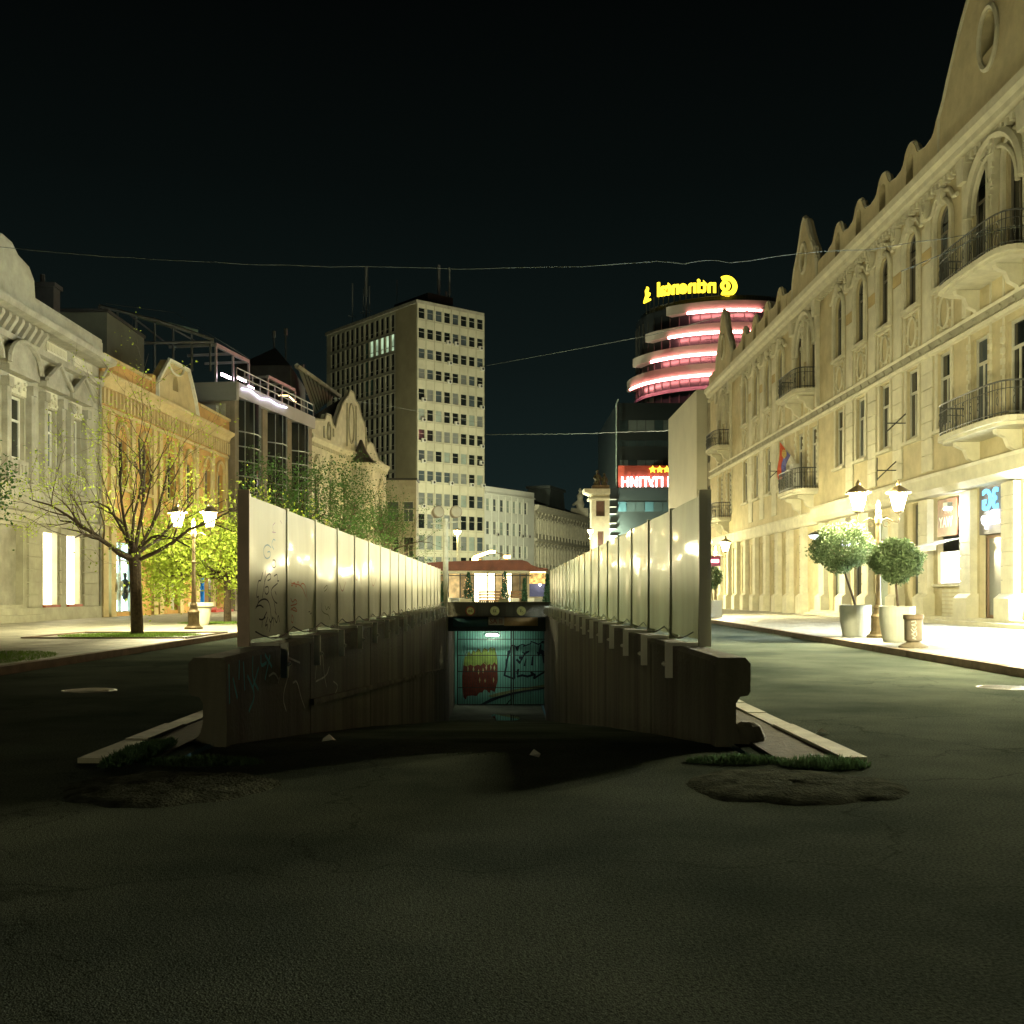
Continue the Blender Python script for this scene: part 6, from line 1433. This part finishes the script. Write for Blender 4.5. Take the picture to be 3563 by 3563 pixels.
for c, w in ((SY(40.85), .55), (SY(46.4), .75), (SY(43.5), .28)):
    mb = MB()
    for j in range(7): mb.box(c - w, c + w, -.09, 0, .65 + j * .47, .65 + j * .47 + .43)
    mb.build('rusticated_pier', M_stonel, e)
prof([(0, 3.72), (-.15, 3.75), (-.22, 3.95), (-.22, 4.1), (0, 4.2)], 0, L).build('string_course', M_stonel, e); prof([(0, 5.0), (-.1, 5.0), (-.14, 5.12), (0, 5.15)], 0, L).build('sill_course', M_stonel, e)
for i, a in enumerate(up):
    c = (a[0] + a[1]) / 2; hw = (a[1] - a[0]) / 2; mb = MB()
    for s_ in (-1, 1): mb.box(c + s_ * (hw + .28) - .16, c + s_ * (hw + .28) + .16, -.22, 0, 5.2, 8.4); mb.box(c + s_ * (hw + .28) - .2, c + s_ * (hw + .28) + .2, -.30, 0, 8.4, 8.75)
    mb.box(c - hw - .55, c + hw + .55, -.34, 0, 8.95, 9.15); mb.box(c - hw - .45, c + hw + .45, -.12, 0, 5.2, 5.95)
    for j in range(5): mb.box(c - hw * .8 + j * hw * .4 - .07, c - hw * .8 + j * hw * .4 + .07, -.18, -.12, 5.4, 5.8)
    mb.build('window_surround', M_stone, e)
    mb = MB(); mb.box(c - hw, c + hw, -.08, -.001, 8.3, 8.9)
    for j in range(12): x = random.uniform(-hw * .9, hw * .7); z = random.uniform(8.32, 8.75); mb.box(c + x, c + x + .14, -.16, -.08, z, z + .1)
    mb.build('relief', M_trim, e)
    mb = MB()
    if i == 0 or i == 3: pts = [(c - hw - .6, 9.17)] + arc(c, 9.17, hw + .6, 12) + [(c + hw + .6, 9.17)]; mb.ext([(x, 9.16 + (z - 9.16) * .72) for x, z in arc(c, 9.17, hw + .6, 12)], -.30, 0); mb.tube([(x, -.38, 9.2 + (z - 9.16) * .72) for x, z in arc(c, 9.17, hw + .62, 12)], .10, 5)
    else: mb.ext([(c - hw - .6, 9.16), (c + hw + .6, 9.16), (c, 9.92)], -.30, 0); mb.tube([(c - hw - .65, -.4, 9.2), (c, -.4, 9.98), (c + hw + .65, -.4, 9.2)], .09, 5)
    mb.build('pediment', M_stone, e)
prof([(0, 10.05), (-.2, 10.1), (-.25, 10.3), (0, 10.32)], 0, L).build('architrave', M_stone, e)
prof([(0, 10.9), (-.5, 10.92), (-.75, 11.0), (-.8, 11.2), (-.7, 11.22), (0, 11.3)], 0, L).build('cornice', M_stone, e)
y = 28.0
while y < 41.3: mb = MB(); mb.ext([(0, 10.34), (-.18, 10.34), (-.45, 10.75), (-.45, 10.89), (0, 10.89)], SY(y), SY(y) + .22, 'x'); y += .52; mb.build('bracket', M_stone, e)
mb = MB(); mb.box(SY(42), SY(43.9), -.05, -.001, 10.42, 10.82); mb.box(SY(44.6), SY(46.6), -.05, -.001, 10.42, 10.82)
for j in range(26): x = SY(42.05) + (j % 13) * .14 + (2.6 if j > 12 else 0); mb.box(x, x + .08, -.09, -.05, 10.5, 10.74)
mb.build('relief', M_trim, e)
# attic parapet with curved gable
pz = [(SY(26), 13.2), (SY(37.2), 13.2), (SY(38.0), 13.45), (SY(38.7), 13.4), (SY(39.2), 13.1), (SY(40.1), 12.95), (SY(40.5), 12.6), (SY(40.6), 11.95), (SY(47.4), 11.95)]
mb = MB(); mb.ext([(SY(26), 11.31)] + pz + [(SY(47.4), 11.31)], -.2, .2); mb.build('attic_wall', M_stonel, e); mb = MB(); mb.tube([(x, -.02, z + .06) for x, z in pz[1:]], .17, 6); mb.build('coping', M_stone, e)
mb = MB(); mb.tube([(L - .15, -.5, 11.0), (L - .15, -.3, 10.6), (L - .1, -.1, 10.3), (L - .1, -.1, 0.2)], .06, 6); mb.build('drainpipe', M_stone, e)
# ================================================================ OVERHEAD WIRES
def wire(pts, Y, label, r=.012, wob=.0, seed=0):
    rnd = random.Random(seed); P = []
    for (x, y) in pts:
        yy = Y(x) if callable(Y) else Y; P.append(W(x, y, yy))
    Q = []
    for a, b in zip(P, P[1:]):
        n = max(2, int((b - a).length / .6))
        for i in range(n): t = i / n; Q.append(a.lerp(b, t) + Vector((0, 0, rnd.uniform(-wob, wob))))
    Q.append(P[-1]); mb = MB(); o = Q[0].copy(); mb.tube([tuple(q - o) for q in Q], r, 4)
    tag(mb.build('overhead_wire', M_cable, None, tuple(o)), label, 'wire', 'wires strung across the street')
wire([(-30, 464), (200, 484), (450, 498), (625, 503), (900, 508), (1100, 502), (1240, 494), (1290, 498), (1340, 490), (1375, 496), (1510, 478), (1640, 470), (1780, 450), (1936, 423)], 31, 'highest overhead wire crossing the whole street above the rooftop sign', .009, .02)
wire([(918, 690), (1080, 660), (1230, 632), (1380, 592), (1560, 560)], lambda x: 170 - (x - 918) * .18, 'thin wire rising from the office tower towards the hotel', .035)
wire([(918, 820), (1100, 818), (1263, 812), (1400, 795), (1505, 768)], lambda x: 175 - (x - 918) * .19, 'overhead wire crossing from the office tower to the cream block', .06, .05)
wire([(1700, 512), (1800, 470), (1860, 440), (1936, 425)], 31, 'short wire branching to the upper right balcony', .012)
wire([(200, 573), (330, 590), (580, 745), (730, 765), (915, 800)], lambda x: 45 + x * .1, 'faint wire crossing in front of the left roofs', .012, .01)

# ================================================================ SKY
w = bpy.data.worlds.new('World'); S.world = w; w.use_nodes = True; nt = w.node_tree; nt.nodes.clear(); Lk = nt.links.new
out = N(nt, 'ShaderNodeOutputWorld'); bg = N(nt, 'ShaderNodeBackground'); tc = N(nt, 'ShaderNodeTexCoord'); sp = N(nt, 'ShaderNodeSeparateXYZ'); cr = N(nt, 'ShaderNodeValToRGB')
Lk(tc.outputs['Generated'], sp.inputs[0]); Lk(sp.outputs['Z'], cr.inputs[0]); Lk(cr.outputs[0], bg.inputs[0]); Lk(bg.outputs[0], out.inputs[0])
r = cr.color_ramp; r.elements[0].position = 0; r.elements[0].color = (.010, .0205, .0195, 1); r.elements[1].position = .5; r.elements[1].color = (.0008, .0013, .0012, 1)
for p, c in ((.08, (.0078, .0150, .0142)), (.2, (.0045, .0082, .0076)), (.35, (.0021, .0037, .0034))): el = r.elements.new(p); el.color = (*c, 1)
bg.inputs[1].default_value = 1.0

# ================================================================ CAMERA
cam = bpy.data.cameras.new('camera'); co = bpy.data.objects.new('camera', cam); C.objects.link(co); S.camera = co
co.location = (0, 0, CZ); co.rotation_euler = (PI / 2, 0, 0)
cam.sensor_width = 36; cam.lens = 36 * F / 1932; cam.shift_x = (966 - CX) / 1932; cam.shift_y = (HY - 966) / 1932
cam.clip_start = .1; cam.clip_end = 2000
S.view_settings.view_transform = 'Standard'; S.view_settings.look = 'None'; S.view_settings.exposure = 0; S.view_settings.gamma = 1
S.render.engine = 'CYCLES'; S.cycles.use_denoising = True; S.cycles.max_bounces = 5; S.cycles.diffuse_bounces = 3; S.cycles.glossy_bounces = 3; S.cycles.transmission_bounces = 2
S.cycles.sample_clamp_indirect = 4; S.cycles.sample_clamp_direct = 0; S.cycles.use_light_tree = True; S.cycles.caustics_reflective = False
S.render.resolution_x = 1024; S.render.resolution_y = 1024

# ================================================================ AIR
HAZE = 0
if HAZE:
    mb = MB(); mb.box(-60, 75, -40, 260, -6, 62); hz = mb.build('haze', None); tag(hz, 'thin night haze filling the street and the square', 'haze', kind='stuff')
    m = bpy.data.materials.new('haze'); m.use_nodes = True; nt = m.node_tree; nt.nodes.clear(); o_ = N(nt, 'ShaderNodeOutputMaterial'); v_ = N(nt, 'ShaderNodeVolumePrincipled')
    v_.inputs['Color'].default_value = (1, .97, .93, 1); v_.inputs['Density'].default_value = HAZE; v_.inputs['Anisotropy'].default_value = .35
    nt.links.new(v_.outputs[0], o_.inputs['Volume']); hz.data.materials.append(m)
    S.cycles.volume_bounces = 0
